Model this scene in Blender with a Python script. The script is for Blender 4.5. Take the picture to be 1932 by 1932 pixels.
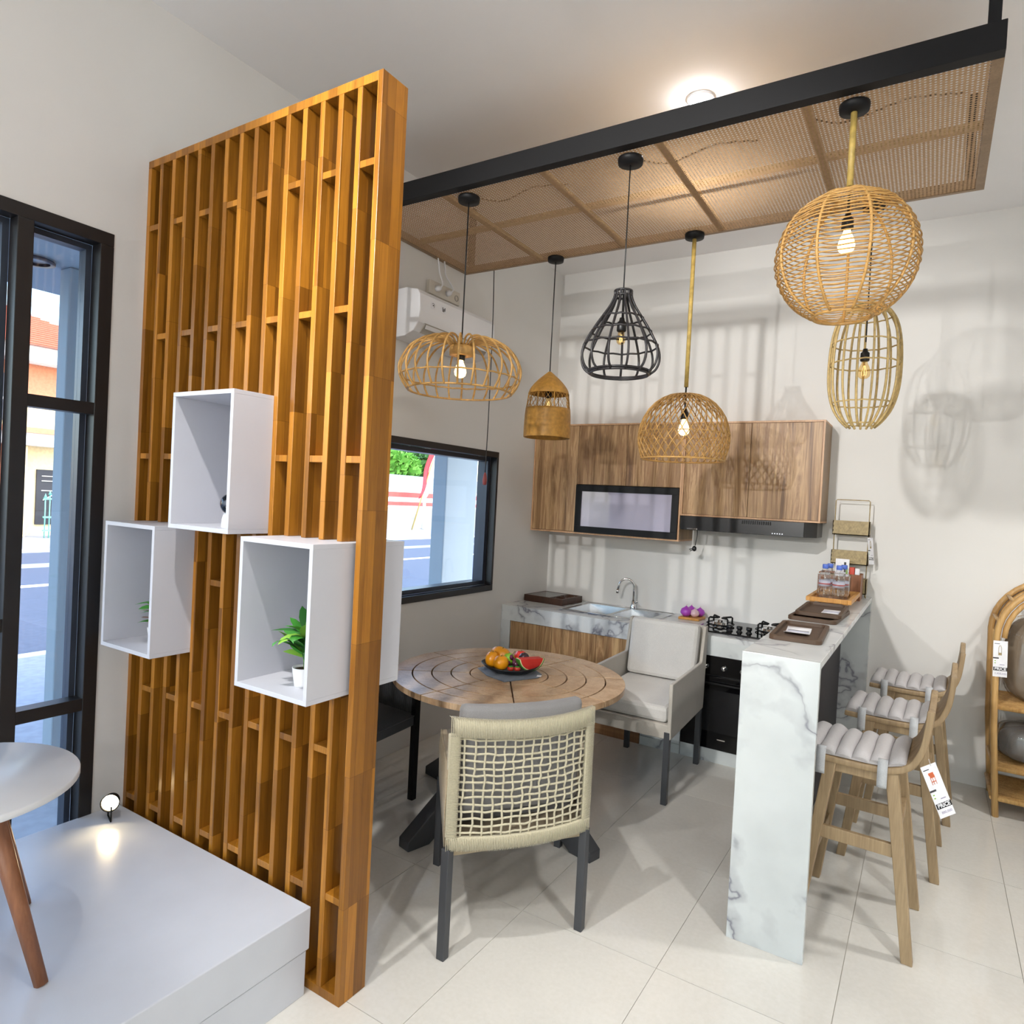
import bpy, bmesh, math, random
from mathutils import Vector, Matrix
random.seed(7)
S = bpy.context.scene
for o in list(bpy.data.objects): bpy.data.objects.remove(o)
COL = S.collection
PI = math.pi
R = math.radians

# ------------------------------------------------------------------ camera
CAM = Vector((2.7863, -5.0752, 1.6279))
yaw, pit, rol = R(32.057), R(-1.061), R(2.975)
fw = Vector((-math.sin(yaw)*math.cos(pit), math.cos(yaw)*math.cos(pit), math.sin(pit)))
rt = Vector((math.cos(yaw), math.sin(yaw), 0)); up = rt.cross(fw)
r2 = rt*math.cos(rol) + up*math.sin(rol); u2 = -rt*math.sin(rol) + up*math.cos(rol)
cd = bpy.data.cameras.new('camera'); cam = bpy.data.objects.new('camera', cd); COL.objects.link(cam)
M = Matrix((r2, u2, -fw)).transposed().to_4x4(); M.translation = CAM
cam.matrix_world = M
cd.sensor_width = 36; cd.lens = 1263.44/1932*36; cd.clip_start = .02; cd.clip_end = 300
S.camera = cam

# ------------------------------------------------------------------ world, sun, exposure
S.view_settings.view_transform = 'Standard'; S.view_settings.look = 'None'
S.view_settings.gamma = 1; S.view_settings.use_curve_mapping = False
S.view_settings.exposure = EXPOSURE = 0.12
W = bpy.data.worlds.new('sky'); S.world = W; W.use_nodes = True
wn = W.node_tree.nodes; wl_ = W.node_tree.links; wn.clear()
sky = wn.new('ShaderNodeTexSky'); sky.sky_type = 'NISHITA'; sky.sun_disc = False
sky.sun_elevation = R(48); sky.sun_rotation = R(60); sky.air_density = 1.2; sky.dust_density = 1.5
bg = wn.new('ShaderNodeBackground'); bg.inputs[1].default_value = .85
wo = wn.new('ShaderNodeOutputWorld')
wl_.new(sky.outputs[0], bg.inputs[0]); wl_.new(bg.outputs[0], wo.inputs[0])
sd = bpy.data.lights.new('sun', 'SUN'); sd.energy = 1.7; sd.angle = R(.6); sd.color = (1, .93, .82)
sun = bpy.data.objects.new('sun', sd); COL.objects.link(sun)
sun.rotation_euler = Vector((-.62, .42, -.74)).to_track_quat('-Z', 'Y').to_euler()

# ------------------------------------------------------------------ helpers
class MB:
    def __init__(s): s.v = []; s.f = []; s.sm = []
    def add(s, vs, fs, smooth=False):
        b = len(s.v); s.v += [Vector(v) for v in vs]
        for f in fs: s.f.append([b+i for i in f]); s.sm.append(smooth)
        return s
    def box(s, a, b, M=None):
        x0,x1 = sorted((a[0],b[0])); y0,y1 = sorted((a[1],b[1])); z0,z1 = sorted((a[2],b[2]))
        vs = [Vector((x,y,z)) for z in (z0,z1) for y in (y0,y1) for x in (x0,x1)]
        if M is not None: vs = [M @ v for v in vs]
        return s.add(vs, [(0,2,3,1),(4,5,7,6),(0,1,5,4),(1,3,7,5),(3,2,6,7),(2,0,4,6)])
    def hexa(s, bot, top):
        return s.add(list(bot)+list(top), [(3,2,1,0),(4,5,6,7),(0,1,5,4),(1,2,6,5),(2,3,7,6),(3,0,4,7)])
    def tube(s, pts, r, n=8, closed=False, caps=True):
        pts = [Vector(p) for p in pts]; m = len(pts); rs = r if isinstance(r,(list,tuple)) else [r]*m
        T = []
        for i in range(m):
            a = pts[(i-1)%m] if (closed or i>0) else pts[i]; b = pts[(i+1)%m] if (closed or i<m-1) else pts[i]
            t = (b-a); T.append(t.normalized() if t.length>1e-9 else Vector((0,0,1)))
        t0 = T[0]; nrm = t0.orthogonal().normalized(); vs = []
        for i in range(m):
            if i: nrm = (nrm - T[i]*nrm.dot(T[i])); nrm = nrm.normalized() if nrm.length>1e-6 else T[i].orthogonal().normalized()
            bn = T[i].cross(nrm)
            for k in range(n):
                a = 2*PI*k/n; vs.append(pts[i] + (nrm*math.cos(a)+bn*math.sin(a))*rs[i])
        fs = []
        for i in range(m if closed else m-1):
            j = (i+1)%m
            for k in range(n): fs.append((i*n+k, i*n+(k+1)%n, j*n+(k+1)%n, j*n+k))
        s.add(vs, fs, True)
        if caps and not closed:
            b = len(s.v)-len(vs)
            s.f.append([b+k for k in range(n)][::-1]); s.sm.append(False)
            s.f.append([b+(m-1)*n+k for k in range(n)]); s.sm.append(False)
        return s
    def cyl(s, a, b, r0, r1=None, n=16):
        return s.tube([a,b], [r0, r0 if r1 is None else r1], n)
    def lathe(s, prof, c=(0,0,0), n=32, closed=False, smooth=True):
        c = Vector(c); vs = []
        for r,z in prof:
            for k in range(n):
                a = 2*PI*k/n; vs.append(c+Vector((r*math.cos(a), r*math.sin(a), z)))
        m = len(prof); fs = []
        for i in range(m if closed else m-1):
            j = (i+1)%m
            for k in range(n): fs.append((i*n+k, i*n+(k+1)%n, j*n+(k+1)%n, j*n+k))
        return s.add(vs, fs, smooth)
    def disc(s, c, r, n=32, up=True):
        c = Vector(c); vs = [c+Vector((r*math.cos(2*PI*k/n), r*math.sin(2*PI*k/n), 0)) for k in range(n)]
        return s.add(vs, [list(range(n)) if up else list(range(n))[::-1]])
    def sphere(s, c, r, n=20, m=12, sc=(1,1,1), M=None):
        c = Vector(c); vs = []; fs = []
        for i in range(m+1):
            t = PI*i/m
            for k in range(n):
                a = 2*PI*k/n; p = Vector((math.sin(t)*math.cos(a)*sc[0], math.sin(t)*math.sin(a)*sc[1], math.cos(t)*sc[2]))*r
                if M is not None: p = M @ p
                vs.append(c+p)
        for i in range(m):
            for k in range(n): fs.append((i*n+k, (i+1)*n+k, (i+1)*n+(k+1)%n, i*n+(k+1)%n))
        return s.add(vs, fs, True)
    def prism(s, poly, d):           # poly: list of 3D points (planar), d: extrusion vector
        d = Vector(d); n = len(poly); vs = [Vector(p) for p in poly]; vs += [p+d for p in vs]
        return s.add(vs, [list(range(n))[::-1], list(range(n,2*n))] + [(k,(k+1)%n,n+(k+1)%n,n+k) for k in range(n)])
    def grid(s, fn, nu, nv, smooth=True, th=None):   # fn(u,v)->point
        vs = [Vector(fn(i/nu, j/nv)) for j in range(nv+1) for i in range(nu+1)]
        fs = [(j*(nu+1)+i, j*(nu+1)+i+1, (j+1)*(nu+1)+i+1, (j+1)*(nu+1)+i) for j in range(nv) for i in range(nu)]
        return s.add(vs, fs, smooth)

WLOC = {}
def mesh_of(mb, name):
    me = bpy.data.meshes.new(name); me.from_pydata([tuple(v) for v in mb.v], [], mb.f)
    me.polygons.foreach_set('use_smooth', mb.sm); me.update(); return me
def obj(name, mb, m, parent=None, bevel=0, kind=None, solid=0, subd=0, label=None):
    if parent is None:
        lo = Vector([min(v[i] for v in mb.v) for i in range(3)]); hi = Vector([max(v[i] for v in mb.v) for i in range(3)])
        org = Vector(((lo.x+hi.x)/2, (lo.y+hi.y)/2, lo.z)); base = Vector((0,0,0))
    else: org = WLOC[parent.name]; base = None
    for v in mb.v: v -= org
    o = bpy.data.objects.new(name, mesh_of(mb, name)); COL.objects.link(o)
    o.data.materials.append(MAT[m])
    if parent is None: o.location = org
    else: o.parent = parent
    WLOC[o.name] = org
    if solid:
        md = o.modifiers.new('solid','SOLIDIFY'); md.thickness = solid; md.offset = 0
    if subd:
        md = o.modifiers.new('subd','SUBSURF'); md.levels = subd; md.render_levels = subd
    if bevel:
        md = o.modifiers.new('bevel','BEVEL'); md.width = bevel; md.segments = 2; md.limit_method = 'ANGLE'; md.angle_limit = R(50)
    if kind: o['kind'] = kind
    if label: o['label'] = label
    return o
def thing(name, label, cat, loc=(0,0,0), group=None):
    o = bpy.data.objects.new(name, None); COL.objects.link(o); o.location = loc; o.empty_display_size = .1
    WLOC[o.name] = Vector(loc); o['label'] = label; o['category'] = cat
    if group: o['group'] = group
    return o
def tag(o, label, cat, group=None):
    o['label'] = label; o['category'] = cat
    if group: o['group'] = group
    return o
def struct(name, mb, m, bevel=0):
    o = obj(name, mb, m, None, bevel); o['kind'] = 'structure'; return o
def copy_tree(o, parent=None):
    c = o.copy(); COL.objects.link(c); WLOC[c.name] = WLOC.get(o.name, Vector((0,0,0)))
    if parent is not None: c.parent = parent
    for ch in list(o.children): copy_tree(ch, c)
    return c
def dupe(o, loc=None, rot=None):       # a copy of one part, same mesh, same parent
    c = o.copy(); COL.objects.link(c); WLOC[c.name] = WLOC[o.name]
    if loc is not None: c.location = loc
    if rot is not None: c.rotation_euler = rot
    return c
def lamp(name, typ, loc, parent, energy, color, aim=None, size=.05, spot=None, blend=.5):
    d = bpy.data.lights.new(name, typ); d.energy = energy; d.color = color
    if typ in ('POINT','SPOT'): d.shadow_soft_size = size
    else: d.shape = 'DISK'; d.size = size
    if spot: d.spot_size = R(spot); d.spot_blend = blend
    o = bpy.data.objects.new(name, d); COL.objects.link(o)
    o.parent = parent; o.location = Vector(loc)-WLOC[parent.name]
    if aim is not None: o.rotation_euler = (Vector(aim)-Vector(loc)).to_track_quat('-Z','Y').to_euler()
    return o
def bez(pts, n=24):                    # Catmull-Rom through points
    P = [Vector(p) for p in pts]; P = [P[0]*2-P[1]] + P + [P[-1]*2-P[-2]]; out = []
    seg = len(P)-3
    for i in range(seg):
        a,b,c,d = P[i:i+4]; k = max(2, n//seg)
        for j in range(k):
            t = j/k; out.append(.5*((2*b)+(c-a)*t+(2*a-5*b+4*c-d)*t*t+(3*b-a-3*c+d)*t**3))
    out.append(P[-2]); return out
def text_mb(txt, M, size, depth=.0004, bold=0.0):
    cu = bpy.data.curves.new('t','FONT'); cu.body = txt; cu.size = size; cu.align_x = 'CENTER'; cu.align_y = 'CENTER'; cu.offset = bold; cu.extrude = depth; cu.resolution_u = 2
    to = bpy.data.objects.new('t', cu); COL.objects.link(to); bpy.context.view_layer.update()
    me = to.to_mesh(); mb = MB(); mb.add([M @ v.co for v in me.vertices], [list(p.vertices) for p in me.polygons])
    to.to_mesh_clear(); bpy.data.objects.remove(to); bpy.data.curves.remove(cu); return mb

# ------------------------------------------------------------------ materials
MAT = {}
def lin(c):                # sRGB 0-255 -> linear
    return tuple(((x/255)/12.92 if x/255<=.04045 else ((x/255+.055)/1.055)**2.4) for x in c) + (1,)
class NT:
    def __init__(s, name):
        m = bpy.data.materials.new(name); m.use_nodes = True; s.m = m; s.t = m.node_tree; s.t.nodes.clear()
        s.out = s.n('ShaderNodeOutputMaterial'); s.b = s.n('ShaderNodeBsdfPrincipled'); s.l(s.b.outputs[0], s.out.inputs[0]); MAT[name] = m
    def n(s, typ, **kw):
        x = s.t.nodes.new(typ)
        for k,v in kw.items():
            if k[0]=='_': x.inputs[k[1:]].default_value = v
            else: setattr(x,k,v)
        return x
    def l(s, a, b): s.t.links.new(a, b)
    def coords(s, scale=(1,1,1), rnd=False, kind='Object'):
        tc = s.n('ShaderNodeTexCoord'); mp = s.n('ShaderNodeMapping'); mp.inputs['Scale'].default_value = scale
        src = tc.outputs[kind]
        if rnd:
            oi = s.n('ShaderNodeObjectInfo'); mu = s.n('ShaderNodeVectorMath', operation='SCALE'); mu.inputs[3].default_value = 37
            cb = s.n('ShaderNodeCombineXYZ'); [s.l(oi.outputs['Random'], cb.inputs[i]) for i in range(3)]
            s.l(cb.outputs[0], mu.inputs[0]); ad = s.n('ShaderNodeVectorMath', operation='ADD')
            s.l(src, ad.inputs[0]); s.l(mu.outputs[0], ad.inputs[1]); src = ad.outputs[0]
        s.l(src, mp.inputs[0]); return mp.outputs[0]
    def ramp(s, fac, stops, interp='LINEAR'):
        r = s.n('ShaderNodeValToRGB'); r.color_ramp.interpolation = interp
        while len(r.color_ramp.elements) < len(stops): r.color_ramp.elements.new(.5)
        for e,(p,c) in zip(r.color_ramp.elements, stops): e.position = p; e.color = c
        s.l(fac, r.inputs[0]); return r.outputs[0]
    def noise(s, vec, scale, detail=4, rough=.5, dist=0):
        x = s.n('ShaderNodeTexNoise'); x.inputs['Scale'].default_value = scale; x.inputs['Detail'].default_value = detail
        x.inputs['Roughness'].default_value = rough; x.inputs['Distortion'].default_value = dist
        s.l(vec, x.inputs['Vector']); return x.outputs[0]
    def mix(s, fac, a, b, mode='MIX'):
        x = s.n('ShaderNodeMix', data_type='RGBA', blend_type=mode)
        for i,v in ((0,fac),(6,a),(7,b)):
            if hasattr(v,'links'): s.l(v, x.inputs[i])
            else: x.inputs[i].default_value = v
        return x.outputs[2]
    def bump(s, h, strength=.2, dist=.01):
        b = s.n('ShaderNodeBump'); b.inputs['Strength'].default_value = strength; b.inputs['Distance'].default_value = dist
        s.l(h, b.inputs['Height']); s.l(b.outputs[0], s.b.inputs['Normal'])
    def set(s, **kw):
        for k,v in kw.items():
            k = {'base':'Base Color','rough':'Roughness','metal':'Metallic','spec':'Specular IOR Level','trans':'Transmission Weight','ior':'IOR','coat':'Coat Weight','sheen':'Sheen Weight','alpha':'Alpha'}[k]
            if hasattr(v,'links'): s.l(v, s.b.inputs[k])
            else: s.b.inputs[k].default_value = v
        return s
def plain(name, rgb, rough=.5, metal=0, var=.06, vs=8, bump=0, spec=.5):
    t = NT(name); c = lin(rgb); v = t.coords()
    n = t.noise(v, vs, 3)
    a = tuple(max(0,x*(1-var)) for x in c[:3])+(1,); b = tuple(min(1,x*(1+var)) for x in c[:3])+(1,)
    t.set(base=t.ramp(n, [(.3,a),(.7,b)]), rough=rough, metal=metal, spec=spec)
    if bump: t.bump(t.noise(v, 180, 2), bump, .002)
    return t
def emit(name, rgb, strength):
    t = NT(name); t.t.nodes.remove(t.b); e = t.n('ShaderNodeEmission'); e.inputs[0].default_value = rgb+(1,); e.inputs[1].default_value = strength; t.l(e.outputs[0], t.out.inputs[0])

# painted plaster
def plaster(name, rgb):
    t = NT(name); v = t.coords(); c = lin(rgb)
    n = t.noise(v, 1.3, 4); d = tuple(x*.965 for x in c[:3])+(1,)
    t.set(base=t.ramp(n,[(.35,d),(.65,c)]), rough=.75, spec=.3); t.bump(t.noise(v, 90, 3), .06, .004)
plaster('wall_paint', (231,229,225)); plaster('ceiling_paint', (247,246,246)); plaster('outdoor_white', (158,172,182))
# floor tile: polished beige porcelain
t = NT('tile'); v = t.coords(rnd=True); n1 = t.noise(v, 60, 5, .6); n2 = t.noise(v, 2.5, 3)
c1 = t.ramp(n1,[(.3,lin((219,216,208))),(.7,lin((225,222,215)))]); c2 = t.ramp(n2,[(.3,(.93,.93,.93,1)),(.7,(1,1,1,1))])
t.set(base=t.mix(1, c1, c2, 'MULTIPLY'), rough=t.ramp(n2,[(0,(.05,)*3+(1,)),(1,(.12,)*3+(1,))]), spec=.5)
plain('grout', (192,187,176), .8)
# teak butcher block
t = NT('teak'); v = t.coords((1,1,1), rnd=True)
sep = t.n('ShaderNodeSeparateXYZ'); t.l(v, sep.inputs[0]); cb = t.n('ShaderNodeCombineXYZ')
ad = t.n('ShaderNodeMath', operation='ADD'); t.l(sep.outputs[0], ad.inputs[0]); t.l(sep.outputs[1], ad.inputs[1])
t.l(sep.outputs[2], cb.inputs[0]); t.l(ad.outputs[0], cb.inputs[1])
br = t.n('ShaderNodeTexBrick'); br.offset = .37; br.offset_frequency = 1
for k,val in (('Scale',1),('Mortar Size',.0004),('Brick Width',.42),('Row Height',.039),('Bias',-.1)): br.inputs[k].default_value = val
br.inputs['Color1'].default_value = lin((180,120,38)); br.inputs['Color2'].default_value = lin((116,72,18)); br.inputs['Mortar'].default_value = lin((92,55,14))
t.l(cb.outputs[0], br.inputs[0])
mp = t.n('ShaderNodeMapping'); mp.inputs['Scale'].default_value = (14,14,1.1); t.l(v, mp.inputs[0])
g = t.noise(mp.outputs[0], 3, 6, .6, 1.2); gr = t.ramp(g,[(.3,(.72,.66,.6,1)),(.55,(1,1,1,1)),(.75,(1.12,1.1,1.05,1))])
t.set(base=t.mix(.85, br.outputs[0], gr, 'MULTIPLY'), rough=.33, spec=.4); t.bump(g, .05, .003)
# streaky cabinet wood (vertical)
def streak(name, cols, sc=(9,9,.55), rough=.42):
    t = NT(name); v = t.coords(sc, rnd=True); n = t.noise(v, 1.6, 7, .62, .8)
    v2 = t.coords((60,60,2), rnd=True); n2 = t.noise(v2, 2, 4, .6)
    c = t.ramp(n,[(p,lin(x)) for p,x in cols]); g = t.ramp(n2,[(.35,(.84,.82,.8,1)),(.65,(1.05,1.05,1.05,1))])
    t.set(base=t.mix(1,c,g,'MULTIPLY'), rough=rough); t.bump(n2,.04,.002); return t
streak('cab_wood', [(.3,(104,74,48)),(.4,(160,122,82)),(.48,(192,156,112)),(.53,(150,112,76)),(.6,(176,140,98)),(.7,(212,178,130))])
streak('cab_side', [(.27,(110,84,56)),(.5,(150,120,84)),(.72,(170,138,98))])
streak('cab_edge', [(.3,(196,150,110)),(.7,(214,172,132))])
streak('cab_plinth', [(.27,(110,76,50)),(.5,(150,110,76)),(.72,(176,138,96))], sc=(.55,9,9))
streak('stool_wood', [(.3,(148,124,92)),(.5,(166,142,108)),(.7,(180,156,120))], rough=.5)
streak('table_teak', [(.27,(158,124,92)),(.45,(186,154,120)),(.6,(200,172,140)),(.75,(170,138,104))], sc=(7,7,7), rough=.3)
streak('leg_wood', [(.3,(132,84,56)),(.7,(164,110,76))], rough=.4)
streak('bamboo_tray', [(.3,(196,136,60)),(.7,(220,164,86))])
streak('box_wood', [(.3,(132,80,44)),(.7,(160,100,58))])
streak('rattan_frame', [(.3,(176,132,76)),(.5,(204,162,102)),(.7,(216,178,118))])
streak('dark_wood', [(.3,(60,38,26)),(.7,(84,54,38))])
streak('panel_wood', [(.3,(132,106,76)),(.7,(156,128,96))])
# marble
def marble(name, tint=(224,227,227), loc=(0,0,0)):
    t = NT(name); v = t.coords((1,1,1)); mp = t.n('ShaderNodeMapping'); mp.inputs['Location'].default_value = loc; mp.inputs['Rotation'].default_value = (.5,.4,.3); t.l(v, mp.inputs[0]); v = mp.outputs[0]
    w = t.n('ShaderNodeTexNoise'); w.inputs['Scale'].default_value = 2.6; w.inputs['Detail'].default_value = 5; t.l(v, w.inputs[0])
    vm = t.n('ShaderNodeVectorMath', operation='SCALE'); vm.inputs[3].default_value = .55; t.l(w.outputs[1], vm.inputs[0])
    va = t.n('ShaderNodeVectorMath', operation='ADD'); t.l(v, va.inputs[0]); t.l(vm.outputs[0], va.inputs[1])
    n = t.noise(va.outputs[0], 2.1, 3, .55)
    vein = t.ramp(n,[(.44,(0,0,0,1)),(.485,(.35,.35,.35,1)),(.5,(1,1,1,1)),(.512,(.3,.3,.3,1)),(.55,(0,0,0,1))])
    msk = t.ramp(t.noise(v, 2.2, 2),[(.34,(0,0,0,1)),(.5,(1,1,1,1))])
    f = t.mix(1, vein, msk, 'MULTIPLY')
    base = t.ramp(t.noise(v,3.5,5),[(.3,lin(tuple(x-14 for x in tint))),(.65,lin(tint))])
    t.set(base=t.mix(f, base, lin((128,128,138))), rough=.22, spec=.5)
marble('marble'); marble('marble_b', (216,221,221), (3,1,2))
plain('table_white', (236,238,242), .3, var=.015); plain('white_laminate', (208,208,215), .38, var=.015); plain('white_platform', (208,212,220), .24, var=.02)
plain('black_metal', (13,13,15), .55, var=.1, spec=.3); plain('black_frame', (30,27,27), .4, var=.1); plain('alu_dark', (62,68,80), .35, .3)
plain('charcoal', (64,66,70), .45); plain('dark_panel', (54,52,56), .6)
plain('steel', (200,202,204), .22, .95, .03); plain('chrome', (225,226,228), .06, 1, .01)
plain('black_gloss', (9,9,11), .06, spec=.6); plain('hood_black', (22,22,24), .25)
plain('black_plastic', (20,20,22), .4); plain('white_plastic', (236,236,238), .35, var=.01); plain('grey_plastic', (176,170,160), .45); plain('offwhite_plastic', (214,207,194), .5, var=.02)
def fabric(name, rgb, scale=340, rough=.9):
    t = NT(name); v = t.coords(); c = lin(rgb); w = t.noise(v, scale, 2); w2 = t.noise(v, 12, 3)
    m = t.mix(.5, t.ramp(w,[(.3,tuple(x*.8 for x in c[:3])+(1,)),(.7,tuple(min(1,x*1.1) for x in c[:3])+(1,))]), t.ramp(w2,[(.3,tuple(x*.93 for x in c[:3])+(1,)),(.7,c)]))
    t.set(base=m, rough=rough, spec=.2, sheen=.2); t.bump(w,.25,.002)
fabric('cushion_grey', (196,192,192)); fabric('cushion_mid', (134,132,132)); fabric('chair_white', (214,211,206)); fabric('chair_shell', (190,184,174)); fabric('strap', (196,198,200)); fabric('mat_cloth', (104,112,124))
fabric('rope', (196,188,162), 160); fabric('rope_brown', (168,152,126), 160); fabric('black_weave', (78,80,84), 200, .45)
# rattan / cane
def rattan(name, rgb, rough=.5):
    t = NT(name); v = t.coords(); c = lin(rgb); n = t.noise(v, 45, 4)
    t.set(base=t.ramp(n,[(.3,tuple(x*.72 for x in c[:3])+(1,)),(.7,tuple(min(1,x*1.12) for x in c[:3])+(1,))]), rough=rough)
rattan('rattan', (206,160,92)); rattan('rattan_gold', (190,140,62)); rattan('bamboo', (196,168,92)); rattan('rattan_black', (44,42,44), .4); rattan('rattan_pale', (204,176,116)); rattan('weave_olive', (176,156,112))
t = NT('cane'); v = t.coords()
sep = t.n('ShaderNodeSeparateXYZ'); t.l(v, sep.inputs[0]); pitch = .0155
facs = []
for i in (0,1):
    m1 = t.n('ShaderNodeMath', operation='DIVIDE'); t.l(sep.outputs[i], m1.inputs[0]); m1.inputs[1].default_value = pitch
    m2 = t.n('ShaderNodeMath', operation='FRACT'); t.l(m1.outputs[0], m2.inputs[0])
    m3 = t.n('ShaderNodeMath', operation='SUBTRACT'); t.l(m2.outputs[0], m3.inputs[0]); m3.inputs[1].default_value = .5
    m4 = t.n('ShaderNodeMath', operation='ABSOLUTE'); t.l(m3.outputs[0], m4.inputs[0]); facs.append(m4.outputs[0])
p = []
for f_ in facs:
    m5 = t.n('ShaderNodeMath', operation='MULTIPLY'); t.l(f_, m5.inputs[0]); t.l(f_, m5.inputs[1]); p.append(m5.outputs[0])
sm = t.n('ShaderNodeMath', operation='ADD'); t.l(p[0], sm.inputs[0]); t.l(p[1], sm.inputs[1])
ho = t.n('ShaderNodeMath', operation='LESS_THAN'); t.l(sm.outputs[0], ho.inputs[0]); ho.inputs[1].default_value = .26**2
n = t.noise(v, 70, 3); t.set(base=t.ramp(n,[(.3,lin((178,146,110))),(.7,lin((206,174,138)))]), rough=.6)
tr = t.n('ShaderNodeBsdfTransparent'); mx = t.n('ShaderNodeMixShader'); tl = t.n('ShaderNodeBsdfTranslucent'); tl.inputs[0].default_value = lin((206,172,132))
mx0 = t.n('ShaderNodeMixShader'); mx0.inputs[0].default_value = .3; t.l(t.b.outputs[0], mx0.inputs[1]); t.l(tl.outputs[0], mx0.inputs[2])
t.l(ho.outputs[0], mx.inputs[0]); t.l(mx0.outputs[0], mx.inputs[1]); t.l(tr.outputs[0], mx.inputs[2]); t.l(mx.outputs[0], t.out.inputs[0])
# glass panes (thin): transparent + fresnel reflection
def pane(name, tint=(1,1,1,1), refl=1.0, ior=1.45):
    t = NT(name); t.t.nodes.remove(t.b)
    tr = t.n('ShaderNodeBsdfTransparent'); tr.inputs[0].default_value = tint
    gl = t.n('ShaderNodeBsdfGlossy'); gl.inputs['Roughness'].default_value = .01
    lw = t.n('ShaderNodeLayerWeight'); lw.inputs[0].default_value = .5
    pw = t.n('ShaderNodeMath', operation='POWER'); t.l(lw.outputs['Facing'], pw.inputs[0]); pw.inputs[1].default_value = 4.5
    f0 = ((ior-1)/(ior+1))**2
    mu = t.n('ShaderNodeMath', operation='MULTIPLY_ADD'); mu.use_clamp = True; t.l(pw.outputs[0], mu.inputs[0]); mu.inputs[1].default_value = (1-f0)*refl*.8; mu.inputs[2].default_value = f0*refl
    mx = t.n('ShaderNodeMixShader'); t.l(mu.outputs[0], mx.inputs[0]); t.l(tr.outputs[0], mx.inputs[1]); t.l(gl.outputs[0], mx.inputs[2]); t.l(mx.outputs[0], t.out.inputs[0])
pane('glass', (.96,.98,1,1)); plain('reflection_pane', (186,182,202), .06, var=.02, spec=.9); pane('bulb_glass', (1,.97,.9,1)); pane('bulb_amber', (1,.86,.6,1)); pane('plastic_wrap', (.93,.92,.9,1), 1.6); pane('pet', (.98,.99,1,1), 3.2)  # cabinet flap pane: lilac reflection put into its base colour
emit('filament', (1,.62,.22), 60); emit('bulb_glow', (1,.66,.26), 7.0); emit('filament_dim', (1,.7,.35), 2.0); emit('led', (.95,.97,1), 40); emit('opal', (1,.95,.88), 3.0); emit('led_warm', (1,.78,.45), 45)
emit('indicator', (.9,.92,1), 1.5)
for nm,c,rg in (('paper',(238,238,242),.6),('ink',(60,58,62),.6),('ink_black',(14,14,16),.6),('ink_purple',(150,140,170),.6),('ink_orange',(206,104,64),.6),('cap_blue',(92,122,214),.35),('label_print',(206,210,232),.5),('label_red',(196,90,90),.5),
    ('orange_skin',(232,152,20),.28),('mango',(216,142,24),.3),('green_apple',(140,196,50),.25),('red_apple',(206,56,46),.22),('plum',(52,36,44),.15),('grape',(88,36,62),.12),('melon_flesh',(206,52,44),.35),('melon_rind',(72,132,44),.3),('melon_white',(226,222,170),.4),('strawberry',(190,54,40),.3),('onion',(170,72,186),.3),('onion_pale',(224,190,196),.3),('plate_black',(28,28,32),.3),
    ('leaf',(64,140,48),.45),('leaf_dark',(44,110,36),.45),('leaf_lime',(140,190,70),.45),('leaf_rust',(150,96,72),.5),('tray_leather',(82,62,46),.55),('red_pack',(204,66,42),.4),('soil',(70,50,36),.9),('pillow_taupe',(138,124,108),.9),
    ('asphalt',(88,97,112),.8),('pavement',(160,164,170),.8),('kerb',(225,228,230),.8),('road_line',(240,240,240),.7),('house_orange',(224,146,108),.85),('house_cream',(240,216,168),.85),('roof_tile',(196,112,86),.8),('white_trim',(240,238,230),.8),('house_glass',(96,106,122),.2),('iron_green',(120,196,176),.5),('teal_shutter',(110,176,200),.5),('stone_wall',(170,166,152),.9),('red_paint',(206,86,76),.7),('tree_leaf',(110,170,60),.8),('tree_leaf_dark',(70,120,56),.8),('bark',(110,90,70),.9),('flag_red',(224,60,66),.7),('flag_white',(240,238,236),.7),('maroon',(150,70,66),.6)):
    plain(nm, c, rg, var=.1, vs=14)
# ------------------------------------------------------------------ room shell
XR, YF, ZC = 7.2, -13.0, 3.57
fl = struct('floor', MB().box((-.15,YF-.15,-.12),(XR+.15,.15,-.004)), 'grout')
TX, TY, GAP = .553, .745, .0022
cache = {}
xs = [0]+[x for x in [1.495+TX*k for k in range(-4,16)] if .02<x<XR-.02]+[XR]
ys = [YF]+[y for y in [-2.78+TY*k for k in range(-16,6)] if YF+.02<y<-.02]+[0]
for a,b in zip(xs,xs[1:]):
    for c,d in zip(ys,ys[1:]):
        w, h = round(b-a-GAP,4), round(d-c-GAP,4)
        if (w,h) not in cache:
            me = mesh_of(MB().box((-w/2,-h/2,-.004),(w/2,h/2,0)), 'tile'); me.materials.append(MAT['tile']); cache[(w,h)] = me
        o = bpy.data.objects.new('tile', cache[(w,h)]); COL.objects.link(o); o.parent = fl
        o.location = Vector(((a+b)/2,(c+d)/2,0))-WLOC[fl.name]; WLOC[o.name] = Vector((0,0,0))
struct('ceiling', MB().box((-.15,YF-.15,ZC),(XR+.15,.15,ZC+.15)), 'ceiling_paint')
struct('wall_back', MB().box((-.15,0,0),(XR+.15,.15,ZC)), 'wall_paint')
struct('wall_right', MB().box((XR,YF-.15,0),(XR+.15,0,ZC)), 'wall_paint')
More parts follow.
